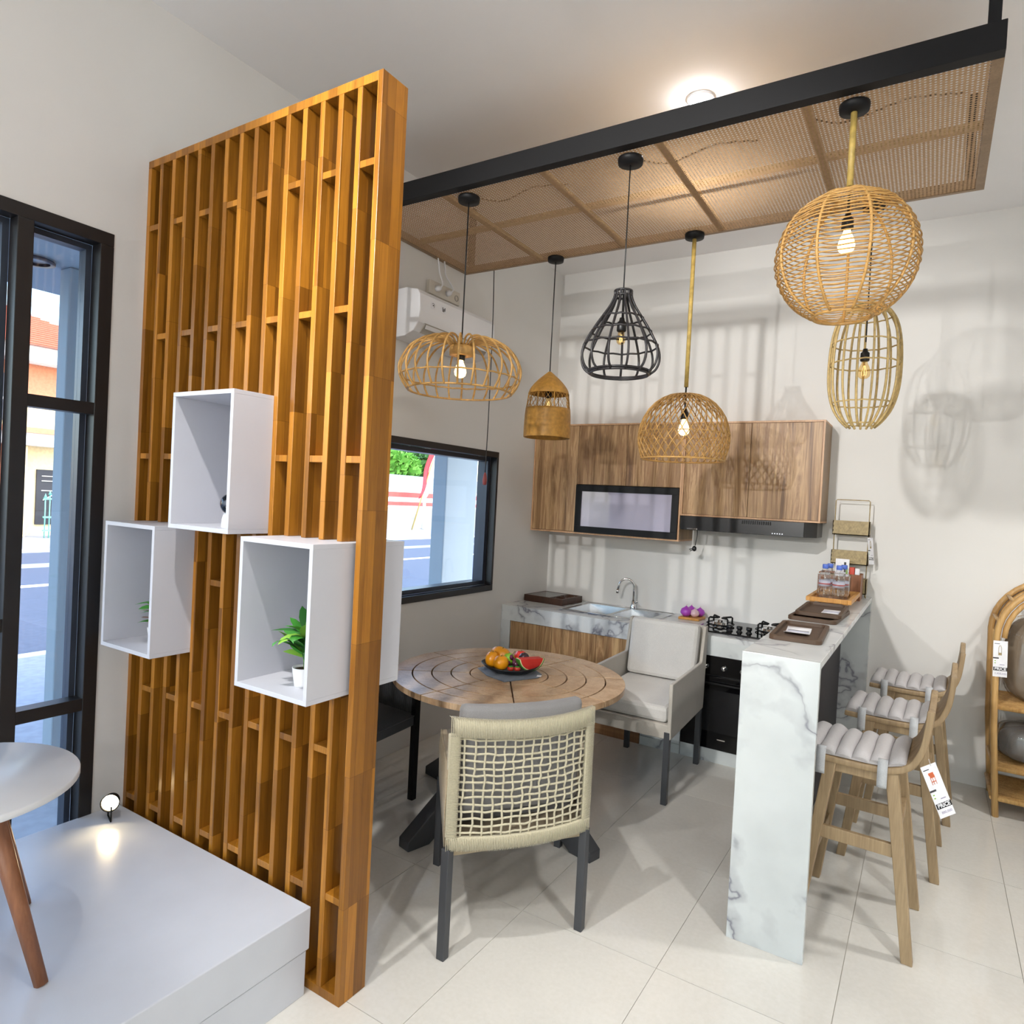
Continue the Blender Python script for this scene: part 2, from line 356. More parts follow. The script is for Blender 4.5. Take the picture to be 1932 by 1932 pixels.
# front wall: showroom front with a glazed opening (behind the camera)
m = MB().box((-.15,YF-.15,0),(1,YF,ZC)).box((6.2,YF-.15,0),(XR,YF,ZC)).box((1,YF-.15,2.7),(6.2,YF,ZC))
struct('wall_front', m, 'wall_paint')
w3 = struct('window_3', MB().box((1,YF-.1,0),(1.06,YF-.04,2.7)).box((6.14,YF-.1,0),(6.2,YF-.04,2.7)).box((1.06,YF-.1,2.64),(6.14,YF-.04,2.7)).box((3.57,YF-.1,0),(3.63,YF-.04,2.64)), 'black_frame')
for a,b in ((1.06,3.57),(3.63,6.14)): obj('pane', MB().box((a,YF-.075,0),(b,YF-.069,2.64)), 'glass', w3)
# left wall with two openings
W1 = (-2.30,-.867,.937,1.977); W2 = (-7.6,-3.684,0.0,2.588)
m = MB(); T = -.16
m.box((T,W1[1],0),(0,0,ZC)).box((T,W1[0],0),(0,W1[1],W1[2])).box((T,W1[0],W1[3]),(0,W1[1],ZC)).box((T,W2[1],0),(0,W1[0],ZC))
m.box((T,W2[0],W2[3]),(0,W2[1],ZC)).box((T,YF,0),(0,W2[0],ZC))
struct('wall_left', m, 'wall_paint')
# kitchen window: black frame, inner sash, one pane
def bar(mb, y0,y1,z0,z1,x0,x1): mb.box((x0,y0,z0),(x1,y1,z1))
y0,y1,z0,z1 = W1; b = .042; m = MB()
for (a,c,d,e) in ((y0,y1,z1-b,z1),(y0,y1,z0,z0+b),(y1-b*.55,y1,z0+b,z1-b),(y0,y0+b,z0+b,z1-b)): bar(m,a,c,d,e,-.05,.012)
w1 = struct('window_1', m, 'black_frame', .002)
m = MB(); s = .03
for (a,c,d,e) in ((y0+b,y1-b*.55,z1-b-s,z1-b),(y0+b,y1-b*.55,z0+b,z0+b+s),(y1-b*.55-s,y1-b*.55,z0+b+s,z1-b-s),(y0+b,y0+b+s,z0+b+s,z1-b-s)): bar(m,a,c,d,e,-.14,-.05)
obj('sash', m, 'alu_dark', w1)
obj('pane', MB().box((-.105,y0+b,z0+b),(-.099,y1-b,z1-b)), 'glass', w1)
# tall sliding window beside the divider
y0,y1,z0,z1 = W2; m = MB(); F0,F1 = -.06,.006
bar(m,y0,y1,z1-.05,z1,F0,F1); bar(m,y1-.05,y1,z0,z1-.05,F0,F1); bar(m,y0,y0+.05,z0,z1-.05,F0,F1); bar(m,y0+.05,y1-.05,z0,z0+.05,F0,F1)
MU = [-4.012,-5.10,-6.30]
for k in MU: bar(m,k,k+.052,z0+.05,z1-.05,F0,F1)
w2 = struct('window_2', m, 'black_frame', .002)
edges = [y1-.05]+[q for k in MU for q in (k+.052,k)]+[y0+.05]
for i in range(0,len(edges),2):
    a,c = edges[i+1],edges[i]; m = MB()
    for zz in ((1.875,1.92),(.712,.76)) if i==0 else ((1.06,1.108),): bar(m,a,c,zz[0],zz[1],F0,F1-.004)
    obj('transom', m, 'black_frame', w2)
    m = MB(); q = .022
    bar(m,a,a+q,z0+.05,z1-.05,-.11,-.06); bar(m,c-q,c,z0+.05,z1-.05,-.11,-.06); bar(m,a+q,c-q,z1-.05-q,z1-.05,-.11,-.06); bar(m,a+q,c-q,z0+.05,z0+.05+q,-.11,-.06)
    obj('sash', m, 'alu_dark', w2)
    obj('pane', MB().box((-.092,a+q,z0+.05+q),(-.086,c-q,z1-.05-q)), 'glass', w2)

# ------------------------------------------------------------------ outside: porch, street, houses
G = -.25
struct('pavement_near', MB().box((-5.0,-40,G-.2),(-.16,60,G)), 'pavement')
struct('road', MB().box((-16,-40,G-.25),(-5.15,60,G-.05)), 'asphalt')
struct('pavement_far', MB().box((-60,-40,G-.2),(-16.2,60,G)), 'pavement')
tag(obj('kerb', MB().box((-5.15,-40,G-.2),(-5.0,60,G+.01)), 'kerb'), 'pale kerb between near pavement and road', 'kerb')
tag(obj('kerb', MB().box((-16.2,-40,G-.2),(-16.0,60,G+.02)), 'kerb'), 'pale kerb along the far side of the road', 'kerb')
tag(obj('road_line', MB().box((-10.45,-40,G-.05),(-10.2,60,G-.044)), 'road_line'), 'white line painted along the middle of the road', 'road marking')
tag(obj('road_line', MB().box((-13.6,-40,G-.05),(-12.9,60,G-.045)), 'pavement'), 'pale worn band along the far half of the road', 'road marking')
# porch roof slab and columns
pr_ = thing('porch_roof', 'pale flat porch ceiling outside the tall window', 'porch', (-1.2,-4,2.84))
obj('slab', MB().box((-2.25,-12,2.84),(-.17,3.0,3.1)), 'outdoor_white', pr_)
m = MB(); m.lathe([(.085,0),(.1,-.008),(.1,-.02),(.075,-.02)], (-1.55,-3.33,2.838), 24); obj('downlight_rim', m, 'alu_dark', pr_)
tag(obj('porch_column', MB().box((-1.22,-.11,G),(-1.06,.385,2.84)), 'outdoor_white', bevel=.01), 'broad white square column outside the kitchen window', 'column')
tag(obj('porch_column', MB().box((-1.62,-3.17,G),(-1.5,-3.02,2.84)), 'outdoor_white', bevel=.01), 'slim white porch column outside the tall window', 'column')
# orange two-storey house across the street
H = thing('house', 'orange two-storey house with red tiled hip roof across the street', 'house', (-24,2,G))
HX = -20.7; Y0,Y1 = -8,7.2
obj('wall', MB().box((-29,Y0,G),(HX,Y1,5.3)), 'house_orange', H)
obj('fascia', MB().box((-29.6,Y0-.6,5.0),(HX+.75,Y1+.6,5.45)), 'white_trim', H)
rm = MB(); e0 = (HX+.9,Y0-.8,5.45); E_ = [(HX+.9,Y0-.8,5.45),(HX+.9,Y1+.75,5.45),(-30,Y1+.75,5.45),(-30,Y0-.8,5.45),(-25,Y0+4.5,7.75),(-25,Y1-3.2,7.75)]
rm.add(E_, [(0,1,5,4),(2,3,4,5),(1,2,5),(3,0,4),(3,2,1,0)]); roof = obj('roof', rm, 'roof_tile', H)
n_ = Vector(E_[5])-Vector(E_[1])
m = MB()
for k in range(22):                     # courses of tiles standing proud along the street slope
    t = (k+.5)/22; a = Vector(E_[0]).lerp(Vector(E_[4]), t); c = Vector(E_[1]).lerp(Vector(E_[5]), t); m.tube([a+Vector((0,0,.02)), c+Vector((0,0,.02))], .045, 5)
obj('tile_course', m, 'roof_tile', roof, kind='stuff')
obj('balcony_slab', MB().box((HX,Y0,2.5),(HX+.85,Y1-.2,2.98)), 'white_trim', H)
obj('balcony_band', MB().box((HX+.85,Y0,2.86),(HX+.93,Y1-.2,3.02)), 'house_orange', H)
rl = MB()
for k in range(60): rl.box((HX+.8,Y0+.1+k*.25,3.0),(HX+.83,Y0+.13+k*.25,3.75))
rl.box((HX+.78,Y0,3.75),(HX+.85,Y1-.2,3.82)); obj('balcony_railing', rl, 'white_trim', H, kind='stuff')
for y in (.3,3.75,5.9):
    w = obj('window', MB().box((HX-.05,y-.45,3.2),(HX+.05,y+.42,4.6)), 'house_glass', H); obj('shutter', MB().box((HX+.04,y-.02,3.0),(HX+.08,y+.42,3.9)), 'teal_shutter', w)
obj('upper_panel', MB().box((HX,3.2,3.0),(HX+.03,Y1-.1,3.95)), 'house_cream', H)
for y in (3.95,): 
    obj('pillar', MB().box((HX+.3,y-.14,G),(HX+.62,y+.2,2.5)), 'house_cream', H, .02)
obj('ground_wall', MB().box((HX,4.3,G),(HX+.04,Y1-.1,2.5)), 'house_cream', H)
dr = obj('door', MB().box((HX+.04,4.62,.1),(HX+.1,5.7,1.8)), 'dark_panel', H)
m = MB()
for a,b_ in (((4.75,1.6),(5.6,1.6)),((4.75,1.45),(5.6,1.45)),((4.75,1.15),(5.1,1.15)),((5.1,1.15),(5.5,.85)),((4.8,.85),(5.2,1.1))): m.tube([(HX+.12,a[0],a[1]),(HX+.12,b_[0],b_[1])], .018, 5)
obj('door_grille', m, 'white_trim', dr)
gt = thing('iron_gate', 'pale green iron gate with spear tops before the orange house', 'gate', (HX+1,5,G))
for k in range(12):
    y = 4.5+k*.12; hgt = 1.05 if k%2 else .95
    g_ = obj('bar', MB().cyl((HX+1,y,G),(HX+1,y,hgt),.018,None,6), 'iron_green', gt); obj('spear', MB().cyl((HX+1,y,hgt),(HX+1,y,hgt+.14),.05,.002,6), 'iron_green', g_)
for z in (-.05,.35,.9): obj('rail', MB().box((HX+.97,4.45,z),(HX+1.03,5.9,z+.05)), 'iron_green', gt)
tag(obj('garden_post', MB().box((HX+.9,3.15,G),(HX+1.2,3.6,.95)), 'house_orange', bevel=.02), 'squat orange gatepost left of the green iron gate', 'post')
# stone boundary wall, long roofs, trees seen from the kitchen window
sw = thing('boundary_wall', 'grey stone boundary wall with red and white bands across the road', 'wall', (-21.5,24,G))
obj('stone_base', MB().box((-21.8,12,G),(-21.5,60,.90)), 'stone_wall', sw)
obj('red_band', MB().box((-21.82,12,1.0),(-21.48,60,1.2)), 'red_paint', sw); obj('white_band', MB().box((-21.78,12,1.2),(-21.52,60,1.46)), 'white_trim', sw)
obj('white_band', MB().box((-21.78,12,.90),(-21.52,60,1.0)), 'white_trim', sw); obj('red_band', MB().box((-21.82,12,1.46),(-21.48,60,1.72)), 'red_paint', sw)
obj('white_band', MB().box((-21.78,12,1.72),(-21.52,60,1.9)), 'white_trim', sw)
sh = thing('low_shed', 'long low shed with pale roof behind the stone wall', 'building', (-26,24,G))
obj('wall', MB().box((-29,10,G),(-24,60,1.95)), 'stone_wall', sh)
obj('roof', MB().add([(-23.6,9,1.9),(-23.6,61,1.9),(-26.5,61,2.85),(-26.5,9,2.85),(-29.4,9,1.9),(-29.4,61,1.9)], [(0,1,2,3),(3,2,5,4),(1,0,4,5),(0,3,4),(1,5,2)]), 'pavement', sh)
def leaf_cloud(name, c, rad, n, mats, parent, size=.3, seed=1):
    rnd = random.Random(seed); m = MB()
    for _ in range(n):
        d = Vector((rnd.gauss(0,1),rnd.gauss(0,1),rnd.gauss(0,1))).normalized()*(rnd.random()**.4)
        p = Vector(c)+Vector((d.x*rad[0],d.y*rad[1],d.z*rad[2])); q = Vector((rnd.gauss(0,1),rnd.gauss(0,1),rnd.gauss(0,1))).normalized(); w = q.orthogonal().normalized()*size*rnd.uniform(.5,1); h = q.cross(w)*.6
        m.add([p-w,p-h,p+w,p+h], [(0,1,2,3)])
    return obj(name, m, mats, parent, kind='stuff')
for i,(x,y,h,r,lab,mt) in enumerate(((-34,35,3.7,2.2,'bright green leafy tree left of the flag, beyond the shed','tree_leaf'),(-35,41.5,3.9,2.6,'leafy tree right of the flag, partly behind the column','tree_leaf_dark'),(-40,41,6.4,3.0,'tall thin-leaved tree rising highest beyond the shed','tree_leaf_dark'))):
    tr_ = thing('street_tree', lab, 'tree', (x,y,G)); obj('trunk', MB().tube([(x,y,G),(x+.1,y,h*.6),(x,y+.1,h)], [.25,.16,.08], 8), 'bark', tr_)
    leaf_cloud('foliage', (x,y,h), (r,r*1.3,r*(.62 if i<2 else .8)), 2600 if i<2 else 900, mt, tr_, .42, i)
# flag on bamboo pole leaning
fg = thing('flag_pole', 'red and white flag on a leaning bamboo pole by the road', 'flag', (-20.5,22.2,G))
bp_ = Vector((-20.5,22.2,G)); tp_ = Vector((-20.5,24.1,4.6))
obj('pole', MB().tube([bp_,tp_], .035, 6), 'bamboo', fg)
def flagp(o0,o1):
    m = MB(); m.grid(lambda u,v: bp_.lerp(tp_, .36+.6*v)+Vector((.05*math.sin(v*9),(o0+(o1-o0)*u)*(.55+.6*v)+.05*math.sin(v*7),-.1*u)), 3, 14); return m
obj('red_cloth', flagp(-.02,-.5), 'flag_red', fg, solid=.01); obj('white_cloth', flagp(-.02,.6), 'flag_white', fg, solid=.01)
tag(obj('tree_stake', MB().tube([(-20.9,23.6,G),(-20.9,23.7,.5),(-20.9,23.55,1.5)], [.12,.1,.08], 7), 'white_trim'), 'pale young trunk beside the flag pole', 'trunk')
rf = thing('red_kiosk', 'red framed kiosk panel outside at the left edge of the kitchen window', 'kiosk', (-6.2,2.6,G))
obj('frame', MB().box((-6.25,2.55,G),(-6.15,2.72,1.95)).box((-6.25,1.3,1.8),(-6.15,2.55,1.95)).box((-6.25,1.3,G),(-6.15,1.45,1.8)), 'maroon', rf); obj('panel', MB().box((-6.22,1.45,.2),(-6.18,2.55,1.8)), 'dark_panel', rf)

# ------------------------------------------------------------------ ceiling spotlights
def downlight(x,y,aim,energy,color,lab,z=ZC,spot=95,size=.04,em='led',blend=.4):
    t = thing('ceiling_spotlight', lab, 'spotlight', (x,y,z))
    if z<ZC-.01: obj('stem', MB().cyl((x,y,z),(x,y,ZC),.012), 'white_plastic', t)
    d = (Vector(aim)-Vector((x,y,z))).normalized()
    q = d.to_track_quat('-Z','Y').to_matrix().to_4x4(); q.translation = Vector((x,y,z-.045))
    fl_ = z>ZC-.01; prof_ = [(.058,.0445),(.064,.042),(.064,.036),(.05,.034)] if fl_ else [(.05,.045),(.056,.02),(.058,-.028),(.05,-.03),(.047,-.02)]
    m = MB(); m.lathe(prof_, n=28); m.v = [q@v for v in m.v]; obj('housing', m, 'white_plastic', t)
    m = MB(); m.lathe([(.05,.036),(.049,.015),(.042,-.005),(.025,-.02),(0,-.025)] if fl_ else [(.047,-.021),(.043,-.036),(.03,-.046),(0,-.05)],n=28); m.v = [q@v for v in m.v]; obj('lens', m, em, t)
    lamp('spot', 'SPOT', Vector((x,y,z-.045))+d*.05, t, energy, color, aim, size, spot, blend)
NEUT = (1,.985,.96)
downlight(1.38,-6.0,(1.65,0,1.6),480,NEUT,'ceiling spotlight behind the camera aimed at the kitchen wall',3.42,46,.10,blend=.6)
downlight(2.14,-5.5,(2.0,-2.9,0),95,NEUT,'ceiling spotlight behind the camera over the walkway',3.42,50,blend=.6)
downlight(1.27,-4.5,(.95,-2.6,0),170,NEUT,'ceiling spotlight above the platform edge',3.45,48,.025,blend=.5)
downlight(.45,-10.8,(1.0,0,1.7),620,NEUT,'ceiling spotlight deep in the showroom aimed at the divider',2.75,30,.03)
downlight(3.3,-4.9,(1.22,-3.55,2.6),150,(1,.92,.78),'ceiling spotlight right of the camera aimed at the divider end',3.42,22,.04,blend=.9)
downlight(1.755,-1.941,(1.755,-1.941,0),14,(1,.97,.95),'glaring round ceiling downlight above the black beam',ZC,120,.05)
for i,(x,y,e) in enumerate(((4.5,-1.6,150),(4.0,-4.2,170),(3.4,-7.2,200),(5.8,-6.2,150))):  # unseen downlights added as general fill light
    downlight(x,y,(x,y,0),e,NEUT,('added fill downlight over the aisle right of the stools','added fill downlight right of the camera','added fill downlight behind the camera, centre','added fill downlight behind the camera, far right')[i],ZC,104,.12,'led',.5)
for i,(x,y,e) in enumerate(((2.8,-7.6,70),(3.6,-10.2,100))):  # unseen globes added to brighten the ceiling
    t = thing('fill_globe',('added opal fill globe behind the camera on the left','added opal fill globe deep in the showroom')[i],'lamp',(x,y,2.45))
    obj('cord', MB().cyl((x,y,2.72),(x,y,ZC),.004,None,6), 'black_plastic', t); obj('globe', MB().sphere((x,y,2.57),.14,24,14), 'opal', t)
    lamp('glow','POINT',(x,y,2.40),t,e,NEUT,size=.16)
# ------------------------------------------------------------------ slatted teak divider
SX,YN,YB,SH = 1.289,-3.559,-3.444,2.93
dv = thing('slat_divider', 'tall teak slat room divider standing at the left wall', 'room divider', (SX/2,(YN+YB)/2,0))
TH = .022
boxes = [(.504,.846,1.466,1.943),(.085,.423,.983,1.466),(.912,1.252,.983,1.466)]
sx = [TH/2+i*(SX-TH)/15 for i in range(16)]
def slat(x,z0,z1): obj('slat', MB().box((x-TH/2,YN,z0),(x+TH/2,YB,z1)), 'teak', dv, .0015)
for i,x in enumerate(sx):
    if i in (0,15): slat(x,0 if i==15 else .03,SH if i==15 else SH-.03); continue
    cut = [b for b in boxes if b[0]-.001 < x < b[1]+.001]
    z = .03
    for b in sorted(cut, key=lambda q:q[2]):
        slat(x,z,b[2]); z = b[3]
    slat(x,z,SH-.03)
obj('top_rail', MB().box((0,YN,SH-.03),(SX-TH,YB,SH)), 'teak', dv, .0015)
obj('bottom_rail', MB().box((0,YN,0),(SX-TH,YB,.03)), 'teak', dv, .0015)
for z,odd in ((2.655,1),(2.208,0),(1.728,1),(1.262,1),(.788,0),(.325,1)):
    for k in range(1,16):
        if k%2 != odd: continue
        a,b = sx[k-1]+TH/2, sx[k]-TH/2; c = (a+b)/2
        if any(b>q[0] and a<q[1] and q[2]-.03<z<q[3]+.03 for q in boxes): continue
        obj('spacer', MB().box((a,YN+.002,z-.011),(b,YB-.002,z+.011)), 'teak', dv, .001)
# ------------------------------------------------------------------ three white display cubes
CY0,CY1,CT = -3.715,-3.313,.015
cl = ['white open display box at the top of the trio in the divider','white open display box lowest left in the divider beside the window','white open display box right of the trio beside the divider end']
for (x0,x1,z0,z1),lab in zip(boxes,cl):
    t = thing('display_box', lab, 'display box', ((x0+x1)/2,(CY0+CY1)/2,z0), 'white boxes set into the divider')
    e = .0006; x0+=e; x1-=e; z0+=e; z1-=e
    obj('top_panel', MB().box((x0,CY0,z1-CT),(x1,CY1,z1)), 'white_laminate', t, .0008)
    obj('bottom_panel', MB().box((x0,CY0,z0),(x1,CY1,z0+CT)), 'white_laminate', t, .0008)
    obj('side_panel', MB().box((x0,CY0,z0+CT),(x0+CT,CY1,z1-CT)), 'white_laminate', t, .0008)
    obj('side_panel', MB().box((x1-CT,CY0,z0+CT),(x1,CY1,z1-CT)), 'white_laminate', t, .0008)
    obj('back_panel', MB().box((x0+CT,CY1-.008,z0+CT),(x1-CT,CY1,z1-CT)), 'white_laminate', t)
# security camera in the top box
cx,cy,cz = .792,-3.665,1.466+CT+.0006
t = thing('security_camera', 'white dome security camera on the floor of the top display box', 'camera', (cx,cy,cz))
obj('base', MB().lathe([(0,0),(.030,0),(.033,.006),(.031,.03),(.026,.05),(.014,.056),(0,.056)], (cx,cy,cz), 28), 'white_plastic', t)
hd = MB(); d = Vector((.35,-.93,.05)).normalized(); q = d.to_track_quat('Z','Y').to_matrix().to_4x4(); q.translation = Vector((cx,cy,cz+.082))
hd.sphere((0,0,0),.037,24,14); hd.v=[q@v for v in hd.v]; obj('head', hd, 'white_plastic', t)
fc = MB(); fc.lathe([(.0335,.0185),(.028,.027),(.014,.0345),(0,.037)],n=24); fc.v=[q@v for v in fc.v]; f_ = obj('face', fc, 'black_gloss', t)
ln = MB(); ln.lathe([(.011,.0355),(.011,.0395),(.006,.0405),(0,.0405)],n=18); ln.v=[q@v for v in ln.v]; obj('lens', ln, 'alu_dark', f_)
# potted plants
def leaf(mb,p,d,L,wd,droop=.5,twist=0):
    d = Vector(d).normalized(); side = d.cross(Vector((0,0,1)));  side = (side.normalized() if side.length>.01 else Vector((1,0,0))); upv = side.cross(d)
    side = side*math.cos(twist)+upv*math.sin(twist)
    c = [];
    for i in range(5):
        s = i/4; q = Vector(p)+d*L*s-Vector((0,0,1))*droop*L*s*s; w = wd*math.sin(PI*min(1,s*.92+.08))**.8
        c += [q-side*w, q+Vector((0,0,.15*w)), q+side*w]
    fs = []
    for i in range(4):
        for k in (0,1): fs.append((i*3+k,i*3+k+1,i*3+k+4,i*3+k+3))
    mb.add(c,fs,True)
def plant(name,lab,c,pot,specs,seed,L,wd,n,spread,xm):
    t = thing(name, lab, 'plant', c); rnd = random.Random(seed); c = Vector(c)
    obj('pot', MB().lathe([(0,0),(pot*.72,0),(pot*.78,.01),(pot,pot*1.7),(pot*.9,pot*1.7),(pot*.86,pot*1.5)], c, 24), 'white_plastic', t)
    obj('soil', MB().disc(c+Vector((0,0,pot*1.5)), pot*.87, 20), 'soil', t)
    top = c+Vector((0,0,pot*1.5))
    for k in range(n):
        a = 2*PI*k/n*1.618+rnd.random()*.3; el = rnd.uniform(.15,1.25); hgt = rnd.uniform(.02,spread)
        d = Vector((math.cos(a)*math.cos(el),math.sin(a)*math.cos(el),math.sin(el)))
        m = MB(); p = top+Vector((0,0,hgt))
        p = p+d*.012*k/n
        m.tube([top, top+Vector((0,0,hgt*.6)), p], .0014, 5)
        leaf(m,p,d,L*rnd.uniform(.7,1.15),wd*rnd.uniform(.8,1.2),rnd.uniform(.15,.5),rnd.uniform(-.5,.5))
        for v in m.v: v.x = min(v.x,xm-.004*(v.z-c.z)); v.y = max(v.y,CY0+.02)
        obj('leaf', m, specs[k%len(specs)], t)
FLR = .983+CT+.0006
plant('potted_plant','small bushy rust-tipped plant in white pot in the lowest left display box',(.275,-3.60,FLR),.038,['leaf','leaf_lime','leaf','leaf_rust'],3,.072,.016,46,.14,.402)
plant('potted_plant','spiky green plant in white pot in the right display box',(1.115,-3.61,FLR),.036,['leaf','leaf_lime','leaf_dark','leaf'],5,.12,.016,40,.12,1.232)
# ------------------------------------------------------------------ white platform
pf = thing('platform', 'low white two-layer display platform in front of the divider', 'platform', (.58,-5.5,0))
obj('top_slab', MB().box((0.001,-8.2,.148),(1.163,-3.576,.286)), 'white_platform', pf, .003)
obj('base', MB().box((0.001,-8.2,0),(1.158,-3.584,.144)), 'white_platform', pf, .002)
obj('core', MB().box((.05,-8.1,.14),(1.10,-3.65,.152)), 'white_trim', pf)
# round side table on the platform
PC = Vector((.617,-4.362,.286)); PR = .302
t = thing('side_table', 'round white side table with tapered wooden legs on the platform', 'table', PC)
obj('table_top', MB().lathe([(0,.491),(PR-.012,.491),(PR,.496),(PR,.510),(PR-.003,.514),(0,.514)], PC, 64), 'table_white', t)
for fx,fy in ((.864,-4.222),(.452,-4.094),(.60,-4.67)):
    foot = Vector((fx,fy,.286)); topp = PC+Vector(((fx-PC.x)*.42,(fy-PC.y)*.42,.49))
    obj('leg', MB().tube([foot,topp],[.017,.026],8), 'leg_wood', t)
obj('hub', MB().lathe([(0,.47),(.15,.47),(.15,.4905),(0,.4905)], PC, 24), 'leg_wood', t)
# small floor spotlight in the corner
FS = Vector((.105,-3.665,.286)); t = thing('floor_spotlight', 'small lit floor spotlight in the platform corner by the window', 'spotlight', FS)
m = MB(); m.tube([FS+Vector((-.03,.01,.062)),FS+Vector((-.03,.01,.003)),FS+Vector((.03,-.01,.003)),FS+Vector((.03,-.01,.062))],.003,6); obj('bracket', m, 'black_metal', t)
dd = Vector((.78,-.6,.14)).normalized(); q = dd.to_track_quat('Z','Y').to_matrix().to_4x4(); q.translation = FS+Vector((-.01,.01,.066))
m = MB(); m.lathe([(0,-.03),(.022,-.03),(.028,-.015),(.034,.03),(.031,.03),(.029,.02)],n=24); m.v=[q@v for v in m.v]; hs = obj('housing', m, 'black_metal', t)
m = MB(); m.disc((0,0,.021),.030,24); m.v=[q@v for v in m.v]; obj('lens', m, 'led_warm', hs)
lamp('spot','SPOT',q@Vector((0,0,.035)),t,1.2,(1,.75,.42),q@Vector((0,0,1)),.03,120)

# ------------------------------------------------------------------ hanging cane ceiling panel
PX,PY0,PY1,PZ = 2.907,-2.40,-1.378,3.145
cp = thing('cane_panel', 'suspended cane ceiling panel with black front beam above the kitchen', 'ceiling panel', (PX/2,(PY0+PY1)/2,PZ))
obj('front_beam', MB().box((.003,PY0-.05,PZ),(PX,PY0,PZ+.096)), 'black_metal', cp, .002)
obj('end_board', MB().box((PX-.034,PY0,PZ),(PX,PY1,PZ+.07)), 'panel_wood', cp)
obj('back_board', MB().box((.003,PY1-.02,PZ),(PX-.034,PY1,PZ+.05)), 'panel_wood', cp)
obj('side_board', MB().box((.003,PY0,PZ),(.03,PY1-.02,PZ+.05)), 'panel_wood', cp)
for i in range(5):
    a = .03+i*(PX-.034-.03)/5; b = .03+(i+1)*(PX-.064)/5
    for c,d in ((PY0,(PY0+PY1)/2),((PY0+PY1)/2,PY1-.02)):
        m = MB(); m.add([(a,c,PZ+.004),(b,c,PZ+.004),(b,d,PZ+.004),(a,d,PZ+.004)],[(3,2,1,0)]); obj('cane_sheet', m, 'cane', cp)
for i in range(1,5):
    x = .03+i*(PX-.064)/5; obj('batten', MB().box((x-.016,PY0,PZ+.006),(x+.016,PY1-.02,PZ+.03)), 'rattan_pale', cp)
obj('batten', MB().box((.03,(PY0+PY1)/2-.016,PZ+.031),(PX-.034,(PY0+PY1)/2+.016,PZ+.055)), 'rattan_pale', cp)
for x,y in ((PX-.035,PY0-.026),(.06,PY0-.026),(PX-.06,PY1-.03),(.06,PY1-.03)): obj('hanger', MB().box((x-.018,y-.018,PZ+.096 if y<-2 else PZ+.05),(x+.018,y+.018,ZC)), 'black_metal', cp)
for i,(x,y0_) in enumerate(((.72,-2.3),(1.6,-2.3),(2.3,-2.3))):    # slack wires lying on the sheet
    m = MB(); m.tube(bez([(x,y0_,PZ+.012),(x+.12,y0_+.09,PZ+.009),(x+.33,y0_+.03,PZ+.009),(x+.5,y0_+.08,PZ+.012)],18),.0035,5); obj('wire', m, 'black_plastic', cp)

# ------------------------------------------------------------------ pendant lamps
BW = (1,.56,.20)
def canopy(t,x,y,r=.055):
    obj('ceiling_rose', MB().lathe([(0,-.001),(r,-.001),(r*1.02,-.008),(r*.97,-.026),(.012,-.03),(0,-.03)], (x,y,PZ), 28), 'black_metal', t)
def bulb(t,x,y,z,lit,r=.03,sock='black_plastic',e=0):
    obj('socket', MB().lathe([(0,.062),(.010,.06),(.013,.045),(.020,.04),(.021,.004),(.018,0),(0,0)], (x,y,z+r*1.9), 20), sock, t)
    b = obj('bulb', MB().lathe([(.012,r*1.9),(.014,r*1.55),(r*.78,r*.85),(r,0),(r*.86,-r*.55),(r*.5,-r*.88),(0,-r)], (x,y,z), 22), 'bulb_glow' if lit else 'bulb_amber', t)
    m = MB()
    for k in range(4):
        a = PI/2*k; m.tube([(x+.003*math.cos(a),y+.003*math.sin(a),z+r*1.2),(x+.35*r*math.cos(a),y+.35*r*math.sin(a),z+r*.1),(x+.3*r*math.cos(a+.4),y+.3*r*math.sin(a+.4),z-r*.45)], .003 if lit else .0012, 5)
    obj('filament', m, 'filament' if lit else 'filament_dim', b)
    if lit: lamp('glow','POINT',(x,y,z),t,e,BW,size=.02)
def ribs(t,prof,x,y,n,r,m,nm='rib',ph=0):
    first = None
    for k in range(n):
        if first is None:
            p = [(rr,0,z) for rr,z in prof]; mb = MB(); mb.tube(p,r,6); o = obj(nm, mb, m, None); o.location=(0,0,0)
            mv = WLOC[o.name]; 
            for v in o.data.vertices: v.co += mv
            o.parent = t; first = o; WLOC[o.name] = WLOC[t.name]
        else: o = dupe(first)
        o.location = Vector((x,y,0))-WLOC[t.name]; o.rotation_euler = (0,0,ph+2*PI*k/n)
def ring(t,x,y,z,rr,r,m,nm='ring',wob=0,n=48):
    mb = MB(); mb.tube([(x+rr*math.cos(2*PI*k/n),y+rr*math.sin(2*PI*k/n),z+wob*(k%2)) for k in range(n)],r,6,True); return obj(nm,mb,m,t)
def prof_r(P,z):
    for (r0,z0),(r1,z1) in zip(P,P[1:]):
        if (z0-z)*(z1-z)<=0 and z0!=z1: return r0+(r1-r0)*(z-z0)/(z1-z0)
    return P[-1][0]
def smoothp(P,n=24): return [(v.x,v.z) for v in bez([(r,0,z) for r,z in P],n)]
# A: wide pumpkin lamp
x,y = .718,-2.337
t = thing('pendant_lamp','wide flattened rattan rib pendant lamp, lit, nearest the divider','lamp',(x,y,2.15)); canopy(t,x,y)
obj('cord', MB().cyl((x,y,PZ-.03),(x,y,2.38),.0035,None,6), 'black_plastic', t)
P = smoothp([(.055,2.395),(.10,2.422),(.19,2.412),(.262,2.368),(.303,2.30),(.309,2.25),(.292,2.20),(.262,2.158)],30)
ribs(t,P,x,y,26,.0052,'rattan'); ring(t,x,y,2.160,.262,.0052,'rattan'); ring(t,x,y,2.225,.302,.0042,'rattan',wob=.003)
obj('hub', MB().lathe([(.012,2.345),(.06,2.345),(.062,2.375),(.055,2.398),(.012,2.398)],(x,y,0),24,True), 'rattan', t)
bulb(t,x,y,2.262,True,.031,e=26)
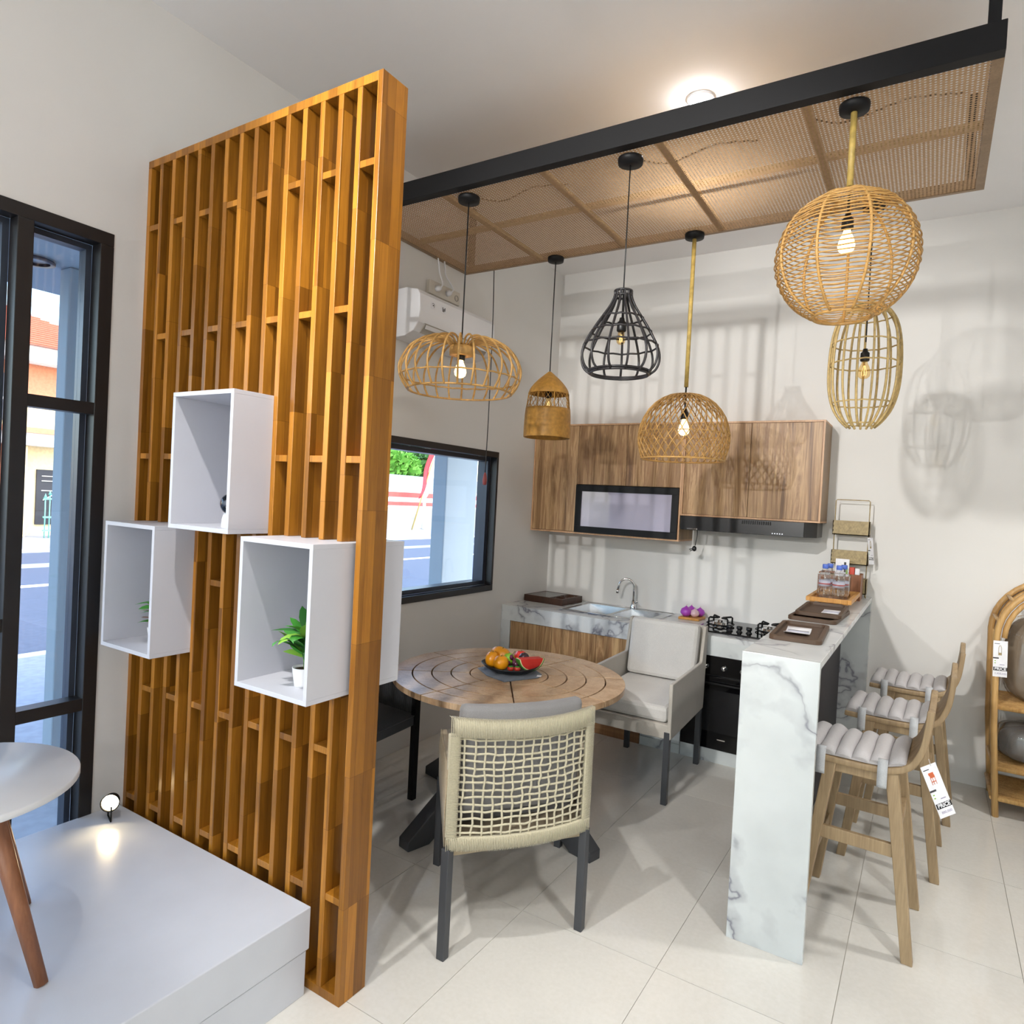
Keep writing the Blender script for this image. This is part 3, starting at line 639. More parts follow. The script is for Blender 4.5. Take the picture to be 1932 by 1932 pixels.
# B: small closed woven bell
x,y = .722,-1.419
t = thing('pendant_lamp','small golden closely woven bell pendant lamp over the cabinet corner','lamp',(x,y,2.025)); canopy(t,x,y,.05)
obj('cord', MB().cyl((x,y,PZ-.03),(x,y,2.42),.0035,None,6), 'black_plastic', t)
P = smoothp([(.006,2.435),(.03,2.415),(.075,2.375),(.112,2.33),(.126,2.295)],16); obj('woven_cap', MB().lathe(P,(x,y,0),40), 'rattan_gold', t, solid=.005)
P2 = smoothp([(.137,2.205),(.142,2.14),(.143,2.04),(.141,2.025)],12); obj('woven_skirt', MB().lathe(P2,(x,y,0),40), 'rattan_gold', t, solid=.005)
m = MB()
for k in range(26):
    a = 2*PI*k/26
    for s_ in (1,-1):
        p = []
        for i in range(5):
            u = i/4; rr = .126+.011*u; p.append((x+rr*math.cos(a+s_*u*.5),y+rr*math.sin(a+s_*u*.5),2.297-.094*u))
        m.tube(p,.0012,4)
obj('open_lattice', m, 'rattan_gold', t, kind='stuff')
for k in range(8):
    a = 2*PI*k/8; obj('stave', MB().tube([(x+.126*math.cos(a),y+.126*math.sin(a),2.30),(x+.137*math.cos(a),y+.137*math.sin(a),2.20)],.0035,5), 'rattan_gold', t)
ring(t,x,y,2.027,.142,.004,'rattan_gold','rim'); bulb(t,x,y,2.22,False,.028)
# C: black onion cage
x,y = 1.588,-2.335
t = thing('pendant_lamp','black onion-shaped cane cage pendant lamp, unlit','lamp',(x,y,2.2)); canopy(t,x,y)
obj('cord', MB().cyl((x,y,PZ-.03),(x,y,2.43),.003,None,6), 'black_plastic', t)
P = smoothp([(.036,2.566),(.040,2.535),(.062,2.49),(.112,2.415),(.158,2.335),(.172,2.28),(.160,2.232),(.130,2.205)],30)
ribs(t,P,x,y,13,.0055,'rattan_black')
ring(t,x,y,2.205,.128,.0062,'rattan_black'); ring(t,x,y,2.214,.133,.005,'rattan_black'); ring(t,x,y,2.566,.037,.0055,'rattan_black'); ring(t,x,y,2.545,.038,.005,'rattan_black')
for z in (2.445,2.385,2.325): ring(t,x,y,z,prof_r(P,z),.0042,'rattan_black',wob=.004,n=26)
bulb(t,x,y,2.352,False,.02)
# D: lattice dome on bamboo rod
x,y = 1.596,-1.426
t = thing('pendant_lamp','lit lattice dome rattan pendant lamp on a bamboo rod over the cooker','lamp',(x,y,1.89)); canopy(t,x,y,.052)
obj('rod', MB().cyl((x,y,PZ-.028),(x,y,2.30),.0115,None,10), 'bamboo', t); obj('cord', MB().cyl((x,y,2.30),(x,y,2.13),.005,None,6), 'black_plastic', t)
P = smoothp([(.02,2.262),(.09,2.252),(.165,2.208),(.222,2.13),(.247,2.04),(.244,1.97),(.224,1.895)],28)
m = MB(); N = 34
for k in range(N):
    for s_ in (1,-1):
        p = []
        for i,(rr,z) in enumerate(P[::2]):
            u = i/(len(P)/2-1); a = 2*PI*k/N+s_*(.15+1.15*u); p.append((x+rr*math.cos(a),y+rr*math.sin(a),z))
        m.tube(p,.0032,4)
obj('lattice', m, 'rattan', t, kind='stuff')
ring(t,x,y,1.897,.225,.005,'rattan','rim'); ring(t,x,y,2.04,.246,.0025,'rattan'); ring(t,x,y,2.26,.03,.005,'rattan')
bulb(t,x,y,2.062,True,.031,e=26)
# E: round woven globe on bamboo rod
x,y = 2.465,-2.336
t = thing('pendant_lamp','large round woven rattan globe pendant lamp, lit, on a bamboo rod','lamp',(x,y,2.343)); canopy(t,x,y,.052)
obj('rod', MB().cyl((x,y,PZ-.028),(x,y,2.845),.0115,None,10), 'bamboo', t); obj('cord', MB().cyl((x,y,2.845),(x,y,2.70),.005,None,6), 'black_plastic', t)
gc = 2.583; gr_ = .241
P = [(gr_*math.sin(a),gc+gr_*math.cos(a)*.985) for a in [R(14)+(R(156)-R(14))*i/26 for i in range(27)]]
ribs(t,P,x,y,9,.0055,'rattan','rib',.25)
m = MB(); NR = 38
for i in range(NR):
    a = R(15)+(R(155)-R(15))*i/(NR-1); rr = gr_*math.sin(a)+.002; z = gc+gr_*math.cos(a)*.985
    m.tube([(x+(rr+.0025*math.sin(9*2*PI*k/72+PI*(i%2)))*math.cos(2*PI*k/72),y+(rr+.0025*math.sin(9*2*PI*k/72+PI*(i%2)))*math.sin(2*PI*k/72),z+.0022*math.sin(4.5*2*PI*k/36)) for k in range(72)],.0026,4,True)
obj('weave', m, 'rattan', t, kind='stuff')
ring(t,x,y,gc-gr_*.9,.10,.006,'rattan','rim'); ring(t,x,y,gc+gr_*.955,.06,.006,'rattan','rim')
bulb(t,x,y,2.628,True,.03,e=34)
# F: tall birdcage capsule
x,y = 2.47,-1.42
t = thing('pendant_lamp','tall pale rattan birdcage pendant lamp, unlit, behind the globe','lamp',(x,y,2.065)); canopy(t,x,y,.05)
obj('cord', MB().cyl((x,y,PZ-.03),(x,y,2.48),.0035,None,6), 'black_plastic', t)
P = smoothp([(.03,2.665),(.085,2.64),(.128,2.575),(.150,2.48),(.157,2.36),(.152,2.25),(.130,2.16),(.095,2.10),(.062,2.066)],32)
ribs(t,P,x,y,15,.0058,'rattan_pale')
for z in (2.60,2.47,2.37,2.18,2.08): ring(t,x,y,z,prof_r(P,z)-.003,.0036,'rattan_pale',wob=.003,n=30)
bulb(t,x,y,2.33,False,.030)
# free hanging lead with plug
x,y = .234,-1.365
t = thing('hanging_lead','thin black lead with a plug hanging in front of the kitchen window','cable',(x,y,1.70))
obj('cord', MB().tube(bez([(x-.012,y,PZ+.03),(x,y,2.8),(x+.004,y,2.2),(x,y,1.80)],16),.0032,6), 'black_plastic', t)
obj('plug', MB().lathe([(.004,.085),(.010,.07),(.015,.035),(.013,.004),(0,0)],(x,y,1.715),12), 'maroon', t)

# ------------------------------------------------------------------ air conditioner, socket strip
AY0,AY1 = -2.085,-1.30
t = thing('air_conditioner','white wall air conditioner behind the wide rib lamp','air conditioner',(.1,(AY0+AY1)/2,2.555))
prf = [(0,2.555),(0,2.84),(.10,2.845),(.185,2.825),(.205,2.80),(.212,2.70),(.20,2.635),(.165,2.585),(.10,2.56)]
obj('body', MB().prism([(a+.001,AY0,z) for a,z in prf],(0,AY1-AY0,0)), 'white_plastic', t, .006)
obj('vent', MB().add([(.206,AY0+.06,2.636),(.206,AY1-.06,2.636),(.168,AY1-.06,2.583),(.168,AY0+.06,2.583)],[(0,1,2,3)]), 'grey_plastic', t, solid=.004)
obj('louver', MB().add([(.209,AY0+.07,2.628),(.209,AY1-.07,2.628),(.200,AY1-.07,2.606),(.200,AY0+.07,2.606)],[(0,1,2,3)]), 'white_plastic', t, solid=.003)
for k,(a,w) in enumerate(((AY0+.10,.035),(AY0+.20,.038))):
    st = obj('sticker', MB().box((.2125,a,2.735),(.2135,a+w,2.775)), 'paper', t)
    if k==0:
        m = MB(); m.tube([(.2138,a+.018+.011*math.cos(q),2.754+.013*math.sin(q)) for q in [R(-50)+R(200)*i/14 for i in range(15)]],.0014,4).sphere((.2136,a+.018,2.754),.004,10,6); obj('logo', m, 'ink', st)
    else: obj('logo', MB().box((.2136,a+.006,2.742),(.2142,a+.012,2.768)).box((.2136,a+.016,2.742),(.2142,a+.024,2.760)).box((.2136,a+.027,2.748),(.2142,a+.033,2.768)), 'ink', st)
t = thing('socket_strip','grey socket strip with two white plugs on the wall above the air conditioner','socket',(.02,-1.63,2.905))
obj('strip', MB().box((.001,-1.79,2.905),(.03,-1.47,2.992)), 'offwhite_plastic', t, .004)
for k,(a,yy) in enumerate(((-1.72,-1.715),(-1.61,-1.65))):
    pg = obj('plug', MB().lathe([(0,0),(.02,0),(.019,.02),(.01,.035),(0,.035)],(.0,0,0),16), 'white_plastic', t)
    pg.rotation_euler = (0,PI/2,0); pg.location = Vector((.03,a,2.95))-WLOC[t.name]
    for v in pg.data.vertices: v.co += WLOC[t.name]
    obj('lead', MB().tube(bez([(.06,a,2.95),(.07,a+.01,2.98),(.045,yy,3.05),(.036,yy,3.10),(.034,yy-.01,3.142)],16),.005,6), 'white_plastic', t)
obj('round_socket', MB().tube([(.032,-1.51+.018*math.cos(2*PI*k/20),2.945+.018*math.sin(2*PI*k/20)) for k in range(20)],.003,5,True), 'grey_plastic', t)
# ------------------------------------------------------------------ wall cabinets
YU = -.33; ED = .012
def cab(name,lab,x0,x1,z0,z1):
    t = thing(name, lab, 'cabinet', ((x0+x1)/2,YU/2,z0))
    m = MB().box((x0,YU,z1-ED),(x1,-.001,z1)).box((x0,YU,z0),(x1,-.001,z0+ED)).box((x0,YU,z0+ED),(x0+ED,-.001,z1-ED)); obj('carcass', m, 'cab_edge', t)
    obj('side_panel', MB().box((x1-ED,YU+.0008,z0+ED),(x1,-.001,z1-ED)), 'cab_side', t)
    obj('side_edge', MB().box((x1-ED,YU,z0+ED),(x1,YU+.0008,z1-ED)), 'cab_edge', t)
    obj('back', MB().box((x0+ED,-.01,z0+ED),(x1-ED,-.001,z1-ED)), 'cab_side', t)
    return t
def door(t,x0,x1,z0,z1,m='cab_wood',y=YU): return obj('door', MB().box((x0+.0015,y+.004,z0+.0015),(x1-.0015,y+.022,z1-.0015)), m, t, .001)
u1 = cab('wall_cabinet','long wood-grain wall cabinet above the sink with a black glass flap',.002,1.246,1.387,2.25)
door(u1,.014,.402,1.40,2.238); door(u1,.402,.812,1.775,2.238); door(u1,.812,1.234,1.775,2.238)
fx0,fx1,fz0,fz1,fb = .404,1.232,1.399,1.772,.05
m = MB().box((fx0,YU-.012,fz1-fb),(fx1,YU+.012,fz1)).box((fx0,YU-.012,fz0),(fx1,YU+.012,fz0+fb)).box((fx0,YU-.012,fz0+fb),(fx0+fb,YU+.012,fz1-fb)).box((fx1-fb,YU-.012,fz0+fb),(fx1,YU+.012,fz1-fb))
fl_ = obj('flap_frame', m, 'black_metal', u1, .001); obj('glass', MB().box((fx0+fb,YU-.002,fz0+fb),(fx1-fb,YU+.003,fz1-fb)), 'reflection_pane', fl_)
obj('inner_shelf', MB().box((fx0+.01,YU+.05,1.60),(fx1-.02,-.012,1.612)), 'white_laminate', u1); obj('inner_back', MB().box((fx0,-.02,1.4),(fx1,-.0105,1.77)), 'white_laminate', u1)
u2 = cab('wall_cabinet','wood-grain two-door wall cabinet above the cooker hood',1.2475,2.174,1.578,2.25)
door(u2,1.26,1.712,1.59,2.238); door(u2,1.712,2.162,1.59,2.238)
# cooker hood
t = thing('cooker_hood','slim black cooker hood under the right wall cabinet','cooker hood',(1.7,-.18,1.478))
obj('body', MB().prism([(1.262,-.36,1.478),(2.085,-.36,1.478),(2.15,-.25,1.478),(2.15,-.002,1.478),(1.262,-.002,1.478)],(0,0,.0985)), 'hood_black', t, .002)
m = MB()
for k in range(14): m.box((1.69+k*.014,-.3625,1.545),(1.698+k*.014,-.3605,1.568))
obj('air_slots', m, 'ink_black', t)
for k in range(5): obj('button', MB().box((1.888+k*.0155,-.3625,1.489),(1.894+k*.0155,-.3603,1.495)), 'indicator', t)
obj('badge', MB().box((1.312,-.363,1.483),(1.372,-.3603,1.491)).box((1.376,-.3632,1.482),(1.386,-.3603,1.492)), 'chrome', t)
t = thing('hood_lead','short black lead with plug hanging below the cooker hood','cable',(1.33,-.2,1.33))
obj('cord', MB().tube(bez([(1.34,-.2,1.478),(1.34,-.2,1.43),(1.333,-.2,1.38),(1.33,-.2,1.36)],10),.0035,6), 'black_plastic', t)
obj('plug', MB().sphere((1.325,-.2,1.338),.017,12,8,(1,.8,1.2)).cyl((1.315,-.2,1.338),(1.288,-.2,1.33),.003,None,6).cyl((1.315,-.2,1.328),(1.295,-.2,1.318),.003,None,6), 'black_plastic', t)
# ------------------------------------------------------------------ base units and worktop
YK,ZW,ZA = -.708,.815,.70
bc = thing('base_cabinet','wood-front sink cabinet with marble side under the worktop','cabinet',(.6,-.36,0))
obj('side_panel', MB().box((.002,YK,0),(.085,-.002,ZA)), 'marble', bc)
obj('carcass', MB().box((.086,YK+.03,.0),(1.168,-.002,.60)), 'cab_side', bc)
for a,b in ((.088,.45),(.45,.81),(.81,1.168)): door(bc,a,b,.10,ZA-.002,'cab_wood',YK)
obj('plinth', MB().box((.088,YK+.006,.0),(1.168,YK+.028,.098)), 'cab_plinth', bc)
mc = thing('marble_cabinet','narrow marble cabinet between sink cabinet and oven','cabinet',(1.31,-.36,0))
obj('carcass', MB().box((1.172,YK+.025,0),(1.452,-.002,ZA-.002)), 'white_laminate', mc)
obj('plinth', MB().box((1.172,YK+.006,.0),(1.452,YK+.024,.06)), 'marble_b', mc)
for a,b in ((1.172,1.272),(1.272,1.452)): door(mc,a,b,.062,ZA-.002,'marble_b',YK)
hx0,hx1,hy0,hy1 = .455,1.135,-.535,-.085           # sink cut-out
wt = thing('worktop','white veined marble worktop with deep front apron along the kitchen wall','worktop',(1.1,-.36,ZA))
m = MB().box((.002,YK,ZW-.03),(hx0,-.002,ZW)).box((hx1,YK,ZW-.03),(2.203,-.002,ZW)).box((hx0,YK,ZW-.03),(hx1,hy0,ZW)).box((hx0,hy1,ZW-.03),(hx1,-.002,ZW))
obj('slab', m, 'marble', wt); obj('apron', MB().box((.002,YK,ZA),(1.453,YK+.025,ZW-.03)), 'marble', wt); obj('apron', MB().box((1.4535,YK,.688),(2.203,YK+.025,ZW-.03)), 'marble_b', wt)
sk = thing('sink','stainless steel double-bowl sink set in the worktop','sink',((hx0+hx1)/2,-.31,ZW-.15))
X0,X1,Y0s,Y1s = .43,1.16,-.56,-.06
bA = (.475,.80,-.51,-.125); bB = (.835,1.10,-.51,-.125); zt = ZW+.004
m = MB()
for a,b,c,d in ((X0,X1,Y0s,bA[2]),(X0,X1,bA[3],Y1s),(X0,bA[0],bA[2],bA[3]),(bA[1],bB[0],bA[2],bA[3]),(bB[1],X1,bA[2],bA[3])): m.box((a,c,ZW+.0005),(b,d,zt))
obj('rim', m, 'steel', sk)
obj('rolled_edge', MB().tube([(X0,Y0s,zt),(X1,Y0s,zt),(X1,Y1s,zt),(X0,Y1s,zt)],.004,6,True), 'chrome', sk)
for q in (bA,bB):
    m = MB(); z0 = ZW-.145; i = .02
    m.add([(q[0],q[2],zt),(q[1],q[2],zt),(q[1],q[3],zt),(q[0],q[3],zt),(q[0]+i,q[2]+i,z0),(q[1]-i,q[2]+i,z0),(q[1]-i,q[3]-i,z0),(q[0]+i,q[3]-i,z0)],[(0,1,5,4),(1,2,6,5),(2,3,7,6),(3,0,4,7),(4,5,6,7)])
    b_ = obj('bowl', m, 'steel', sk, solid=.002); cx_,cy_ = (q[0]+q[1])/2,(q[2]+q[3])/2
    obj('drain', MB().lathe([(.04,z0+.002),(.036,z0+.005),(.02,z0+.002),(0,z0+.003)],(cx_,cy_,0),20), 'chrome', b_)
fcx,fcy = .835,-.092
t = thing('tap','chrome swan-neck tap behind the sink','tap',(fcx,fcy,ZW+.004))
obj('base', MB().lathe([(.024,0),(.025,.012),(.018,.03),(.013,.06),(.010,.062)],(fcx,fcy,ZW+.004),20), 'chrome', t)
pts = [(fcx,fcy,ZW+.05),(fcx,fcy,ZW+.16)]+[(fcx-.056+.056*math.cos(a),fcy-.02*(1-math.cos(a)),ZW+.175+.06*math.sin(a)) for a in [R(10*i) for i in range(0,18)]]+[(fcx-.118,fcy-.045,ZW+.135)]
obj('spout', MB().tube(pts,.0085,10), 'chrome', t)
obj('aerator', MB().cyl((fcx-.117,fcy-.044,ZW+.15),(fcx-.120,fcy-.046,ZW+.118),.0115,None,12), 'chrome', t)
obj('lever', MB().tube([(fcx,fcy,ZW+.045),(fcx+.04,fcy-.01,ZW+.065)],[.007,.005],8), 'chrome', t)
# dark compartment tray in the corner
t = thing('serving_tray','dark wooden box with glass lid and compartments on the worktop corner','tray',(.2,-.23,ZW))
M_ = Matrix.Translation((.205,-.25,ZW)) @ Matrix.Rotation(R(-3),4,'Z')
def mbm(mb): mb.v=[M_@v for v in mb.v]; return mb
obj('body', mbm(MB().box((-.18,-.16,.0005),(.18,.16,.012)).box((-.18,-.16,.012),(-.165,.16,.052)).box((.165,-.16,.012),(.18,.16,.052)).box((-.165,-.16,.012),(.165,-.145,.052)).box((-.165,.145,.012),(.165,.16,.052)).box((.05,-.145,.012),(.06,.145,.05)).box((.06,-.01,.012),(.165,.0,.05))), 'dark_wood', t, .0015)
obj('glass_lid', mbm(MB().box((-.165,-.145,.046),(.05,.145,.051))), 'black_gloss', t)
for a in (-.07,.07): obj('compartment', mbm(MB().lathe([(.032,.013),(.04,.02),(.042,.05),(.046,.05),(.044,.016)],(.112,a,0),20)), 'dark_wood', t)
# board with onions
t = tag(obj('onion_board', MB().box((1.245,-.235,ZW+.0005),(1.40,-.065,ZW+.017)), 'bamboo_tray', bevel=.003), 'small wooden board under the purple onions', 'board')
for i,(a,b,r_,mt,lab) in enumerate(((1.285,-.18,.042,'onion','purple onion at the front left of the small board'),(1.30,-.10,.04,'onion','purple onion at the back of the small board'),(1.345,-.165,.034,'onion_pale','pale pink onion half at the front right of the board'),(1.365,-.10,.036,'onion','purple onion at the right of the small board'))):
    o = thing('onion',lab,'onion',(a,b,ZW+.017),'onions on the small board')
    obj('bulb', MB().lathe([(0,0.0005),(r_*.5,.002),(r_*.95,r_*.55),(r_,r_*.85),(r_*.8,r_*1.35),(r_*.3,r_*1.65),(r_*.1,r_*1.85),(0,r_*1.9)],(a,b,ZW+.017),20), mt, o)
    obj('stalk', MB().cyl((a,b,ZW+.017+r_*1.8),(a+.004,b,ZW+.017+r_*2.15),.004,.002,6), 'onion_pale', o)
# gas hob
hb = thing('gas_hob','black glass gas hob with two burners on the worktop','hob',(1.73,-.34,ZW))
obj('glass_plate', MB().box((1.462,-.60,ZW+.0005),(2.02,-.08,ZW+.012)), 'black_gloss', hb, .003)
def burner(cx_,cy_,r_):
    z = ZW+.012; b_ = obj('burner', MB().lathe([(r_*1.15,0),(r_*1.2,.006),(r_*1.0,.010),(r_*.98,.022),(r_*.75,.026),(r_*.7,.018),(r_*.45,.018),(r_*.42,.034),(r_*.1,.038),(0,.038)],(cx_,cy_,z),28), 'chrome', hb)
    for k in range(4):
        a = PI/4+PI/2*k; c_,s_ = math.cos(a),math.sin(a); R0,R1 = r_*.35,r_*1.75
        p = [(cx_+R1*c_,cy_+R1*s_,z),(cx_+R1*c_,cy_+R1*s_,z+.05),(cx_+R1*.9*c_,cy_+R1*.9*s_,z+.056),(cx_+R0*c_,cy_+R0*s_,z+.052)]
        obj('pan_support', MB().tube(p,.0065,6), 'black_metal', hb)
    obj('support_ring', MB().tube([(cx_+r_*1.75*math.cos(2*PI*k/28),cy_+r_*1.75*math.sin(2*PI*k/28),z+.012) for k in range(28)],.004,6,True), 'black_metal', hb)
burner(1.575,-.32,.052); burner(1.905,-.32,.052)
for k in range(3):
    cx_ = 1.685+k*.062; obj('knob', MB().lathe([(0,0),(.021,0),(.019,.006),(.014,.008),(.013,.018),(.019,.022),(.0185,.04),(0,.041)],(cx_,-.50,ZW+.012),20), 'black_plastic', hb)
# oven
ov = thing('oven','black built-in oven with two chrome knobs under the hob','oven',(1.74,-.36,.088))
obj('body', MB().box((1.456,YK+.02,.088),(2.03,-.05,.686)), 'black_plastic', ov)
obj('control_panel', MB().box((1.456,YK-.002,.565),(2.03,YK+.02,.686)), 'black_gloss', ov, .002)
dr_ = obj('door', MB().box((1.456,YK-.006,.088),(2.03,YK+.02,.555)), 'black_gloss', ov, .003)
obj('handle', MB().tube([(1.52,YK-.006,.515),(1.52,YK-.024,.515),(1.97,YK-.024,.515),(1.97,YK-.006,.515)],.008,8), 'black_metal', dr_)
obj('inner_window', MB().box((1.53,YK-.0072,.20),(1.96,YK-.0062,.47)), 'house_glass', dr_)
MAT['oven_glass'] = MAT['black_gloss']; dr_.children[-1].data.materials[0] = MAT['hood_black']
obj('brand_strip', MB().box((1.695,YK-.0075,.153),(1.745,YK-.0062,.159)), 'grey_plastic', dr_)
for kx in (1.597,1.713,1.83,1.93): obj('knob', MB().lathe([(0,0),(.018,0),(.017,.012),(.013,.022),(0,.023)],n=20), 'chrome', ov)
for o,kx in zip([c for c in ov.children if c.name.startswith('knob')],(1.597,1.713,1.83,1.93)):
    for v in o.data.vertices: v.co += WLOC[ov.name]
    o.rotation_euler = (PI/2,0,0); o.location = Vector((kx,YK-.002,.617))-WLOC[ov.name]
op = tag(obj('oven_plinth', MB().box((1.456,YK+.004,0),(2.203,YK+.024,.086)), 'marble_b'), 'marble plinth strip below the oven', 'plinth')
tag(obj('corner_cabinet', MB().box((2.035,YK,.088),(2.203,-.002,.686)), 'white_laminate'), 'white filler cabinet between oven and bar counter', 'cabinet')
# ------------------------------------------------------------------ bar counter
BX0,BX1,BY,BZ = 2.205,2.477,-2.448,1.10
bar_ = thing('bar_counter','tall white veined marble bar counter running to the back wall','counter',((BX0+BX1)/2,BY/2,0))
obj('end_panel', MB().box((BX0,BY,0),(BX1,BY+.03,BZ)), 'marble_b', bar_, .0012)
obj('top', MB().box((BX0,BY+.0302,BZ-.028),(BX1,-.002,BZ)), 'marble', bar_, .0012)
obj('wall_panel', MB().box((BX0,-.05,0),(BX1,-.002,BZ-.029)), 'marble_b', bar_)
obj('back_panel', MB().box((2.285,BY+.031,0),(2.312,-.051,BZ-.029)), 'dark_panel', bar_)
# leather trays
def rrect(x0,x1,y0,y1,r,n=6):
    p = []
    for cx_,cy_,a0 in ((x1-r,y1-r,0),(x0+r,y1-r,90),(x0+r,y0+r,180),(x1-r,y0+r,270)):
        for k in range(n+1): a = R(a0+90*k/n); p.append((cx_+r*math.cos(a),cy_+r*math.sin(a)))
    return p
def tray(lab,cx_,cy_,w,l,z,rot,h=.02):
    t = thing('leather_tray',lab,'tray',(cx_,cy_,z),'brown trays on the bar'); Mx = Matrix.Translation((cx_,cy_,z)) @ Matrix.Rotation(rot,4,'Z')
    o_ = rrect(-w/2,w/2,-l/2,l/2,.03); i1 = rrect(-w/2+.018,w/2-.018,-l/2+.018,l/2-.018,.02); n = len(o_)
    vs = [(a,b,.0005) for a,b in o_]+[(a,b,h*.85) for a,b in o_]+[(a*.985,b*.99,h) for a,b in o_]+[(a,b,h) for a,b in i1]+[(a*.99,b*.995,.006) for a,b in i1]
    fs = [list(range(n))[::-1],[4*n+k for k in range(n)]]
    for q in range(4): fs += [(q*n+k,q*n+(k+1)%n,(q+1)*n+(k+1)%n,(q+1)*n+k) for k in range(n)]
    obj('tray_body', MB().add([Mx@Vector(v) for v in vs],fs), 'tray_leather', t, .0015)
    return t,Mx
tA,MA = tray('brown leather tray nearest the end of the bar',2.322,-1.875,.205,.47,BZ,R(3))
tB,MBx = tray('lower brown leather tray of the stacked pair on the bar',2.318,-1.235,.225,.50,BZ,R(-2))
tC,MC = tray('upper brown leather tray of the stacked pair on the bar',2.325,-1.19,.215,.47,BZ+.021,R(1))
def slip(name,lab,Mx,cx_,cy_,w,l,z,bend,band):
    t = thing(name,lab,'card',Mx@Vector((cx_,cy_,z)),'paper cards on the trays'); m = MB()
    m.grid(lambda u,v: Mx@Vector((cx_+w*(u-.5),cy_+l*(v-.5),z+bend*(2*v-1)**2)),2,8); obj('sheet', m, 'paper', t, solid=.0006)
    for k,(a,b,mt) in enumerate(band):
        m = MB(); m.grid(lambda u,v: Mx@Vector((cx_+w*(u*.86-.43),cy_+l*(a+(b-a)*v-.5),z+.0008+bend*(2*(a+(b-a)*v)-1)**2)),2,4); obj('print', m, mt, t, solid=.0003)
slip('price_card','curled white card lying in the nearest leather tray',MA,-.01,-.02,.10,.16,.0075,.012,((.70,.74,'ink'),(.55,.66,'label_print'),(.1,.2,'ink_orange')))
slip('price_card','flat white card lying in the upper stacked leather tray',MC,.05,-.03,.095,.15,.0072,.001,((.62,.66,'ink_purple'),(.3,.5,'label_print')))
slip('price_card','white card edge peeping between the stacked trays',MBx,-.02,-.205,.05,.05,.0085,.0,((.3,.5,'label_print'),))
# bamboo bench with water bottles
t = thing('bamboo_bench','small slatted bamboo bench tray holding the water bottles','tray',(2.31,-.60,BZ))
BY0,BY1,BXa,BXb = -.885,-.34,2.195,2.432
for a in (BXa,BXb-.022): obj('side_rail', MB().box((a,BY0,BZ+.035),(a+.022,BY1,BZ+.06)), 'bamboo_tray', t, .002)
for a in (BY0,BY1-.02): obj('end_rail', MB().box((BXa+.022,a,BZ+.035),(BXb-.022,a+.02,BZ+.06)), 'bamboo_tray', t, .002)
for k in range(7): a = BY0+.045+k*.066; obj('slat', MB().box((BXa+.022,a,BZ+.038),(BXb-.022,a+.045,BZ+.047)), 'bamboo_tray', t, .001)
for a in (BXa+.02,BXb-.045):
    for b_ in (BY0+.01,BY1-.035): obj('leg', MB().box((a,b_,BZ+.0005),(a+.025,b_+.025,BZ+.035)), 'bamboo_tray', t)
bl = ['clear water bottle at the front left of the wrapped pack','clear water bottle at the front right of the wrapped pack','clear water bottle at the back left of the wrapped pack','clear water bottle at the back right of the wrapped pack']
for k,(a,b_) in enumerate(((2.268,-.70),(2.345,-.72),(2.283,-.615),(2.362,-.635))):
    z = BZ+.047; o = thing('water_bottle',bl[k],'bottle',(a,b_,z),'wrapped water bottles')
    obj('bottle', MB().lathe([(0,0),(.03,.001),(.033,.01),(.032,.05),(.0295,.055),(.0325,.062),(.0325,.10),(.029,.106),(.032,.113),(.028,.14),(.016,.165),(.0135,.172),(0,.172)],(a,b_,z),22), 'pet', o)
    obj('label', MB().lathe([(.0332,.064),(.0332,.099)],(a,b_,z),22), 'label_print', o, solid=.0004)
    obj('label_band', MB().lathe([(.0337,.076),(.0337,.083)],(a,b_,z),22), 'label_red', o, solid=.0003)
    obj('cap', MB().lathe([(0,.194),(.016,.194),(.0175,.19),(.0175,.17),(.014,.168)],(a,b_,z),20), 'cap_blue', o)
tag(obj('bottle_wrap', MB().prism([(p[0],p[1],BZ+.0475) for p in rrect(2.230,2.400,-.758,-.578,.035)],(0,0,.135)), 'plastic_wrap'), 'clear plastic film around the pack of water bottles', 'film')
# wooden box with cards
bx = thing('wooden_box','brown open wooden box with cards behind the water bottles','box',(2.31,-.24,BZ))
a0,a1,b0,b1,hz = 2.185,2.43,-.325,-.165,.165; m = MB()
for q in (((a0,b0,0),(a1,b0+.012,hz)),((a0,b1-.012,0),(a1,b1,hz)),((a0,b0+.012,0),(a0+.012,b1-.012,hz)),((a1-.012,b0+.012,0),(a1,b1-.012,hz)),((a0+.012,b0+.012,0),(a1-.012,b1-.012,.01))):
    m = MB().box((q[0][0],q[0][1],q[0][2]+BZ+.0005),(q[1][0],q[1][1],q[1][2]+BZ)); obj('panel', m, 'box_wood', bx, .001)
t = thing('leaflet','white leaflet with bottle picture standing in the wooden box','leaflet',(2.31,-.25,BZ+.011)); obj('sheet', MB().box((2.272,-.252,BZ+.011),(2.352,-.250,BZ+.255)), 'paper', t); obj('picture', MB().box((2.322,-.2535,BZ+.17),(2.334,-.2521,BZ+.235)), 'ink', t); obj('picture', MB().box((2.335,-.2535,BZ+.16),(2.346,-.2521,BZ+.2)), 'leaf_lime', t)
tag(obj('red_packet', MB().box((2.355,-.26,BZ+.011),(2.385,-.21,BZ+.205)), 'red_pack', bevel=.003), 'small red packet standing in the wooden box', 'packet')
tag(obj('clear_packet', MB().box((2.388,-.26,BZ+.011),(2.414,-.21,BZ+.2)), 'paper', bevel=.003), 'small white packet at the right in the wooden box', 'packet')
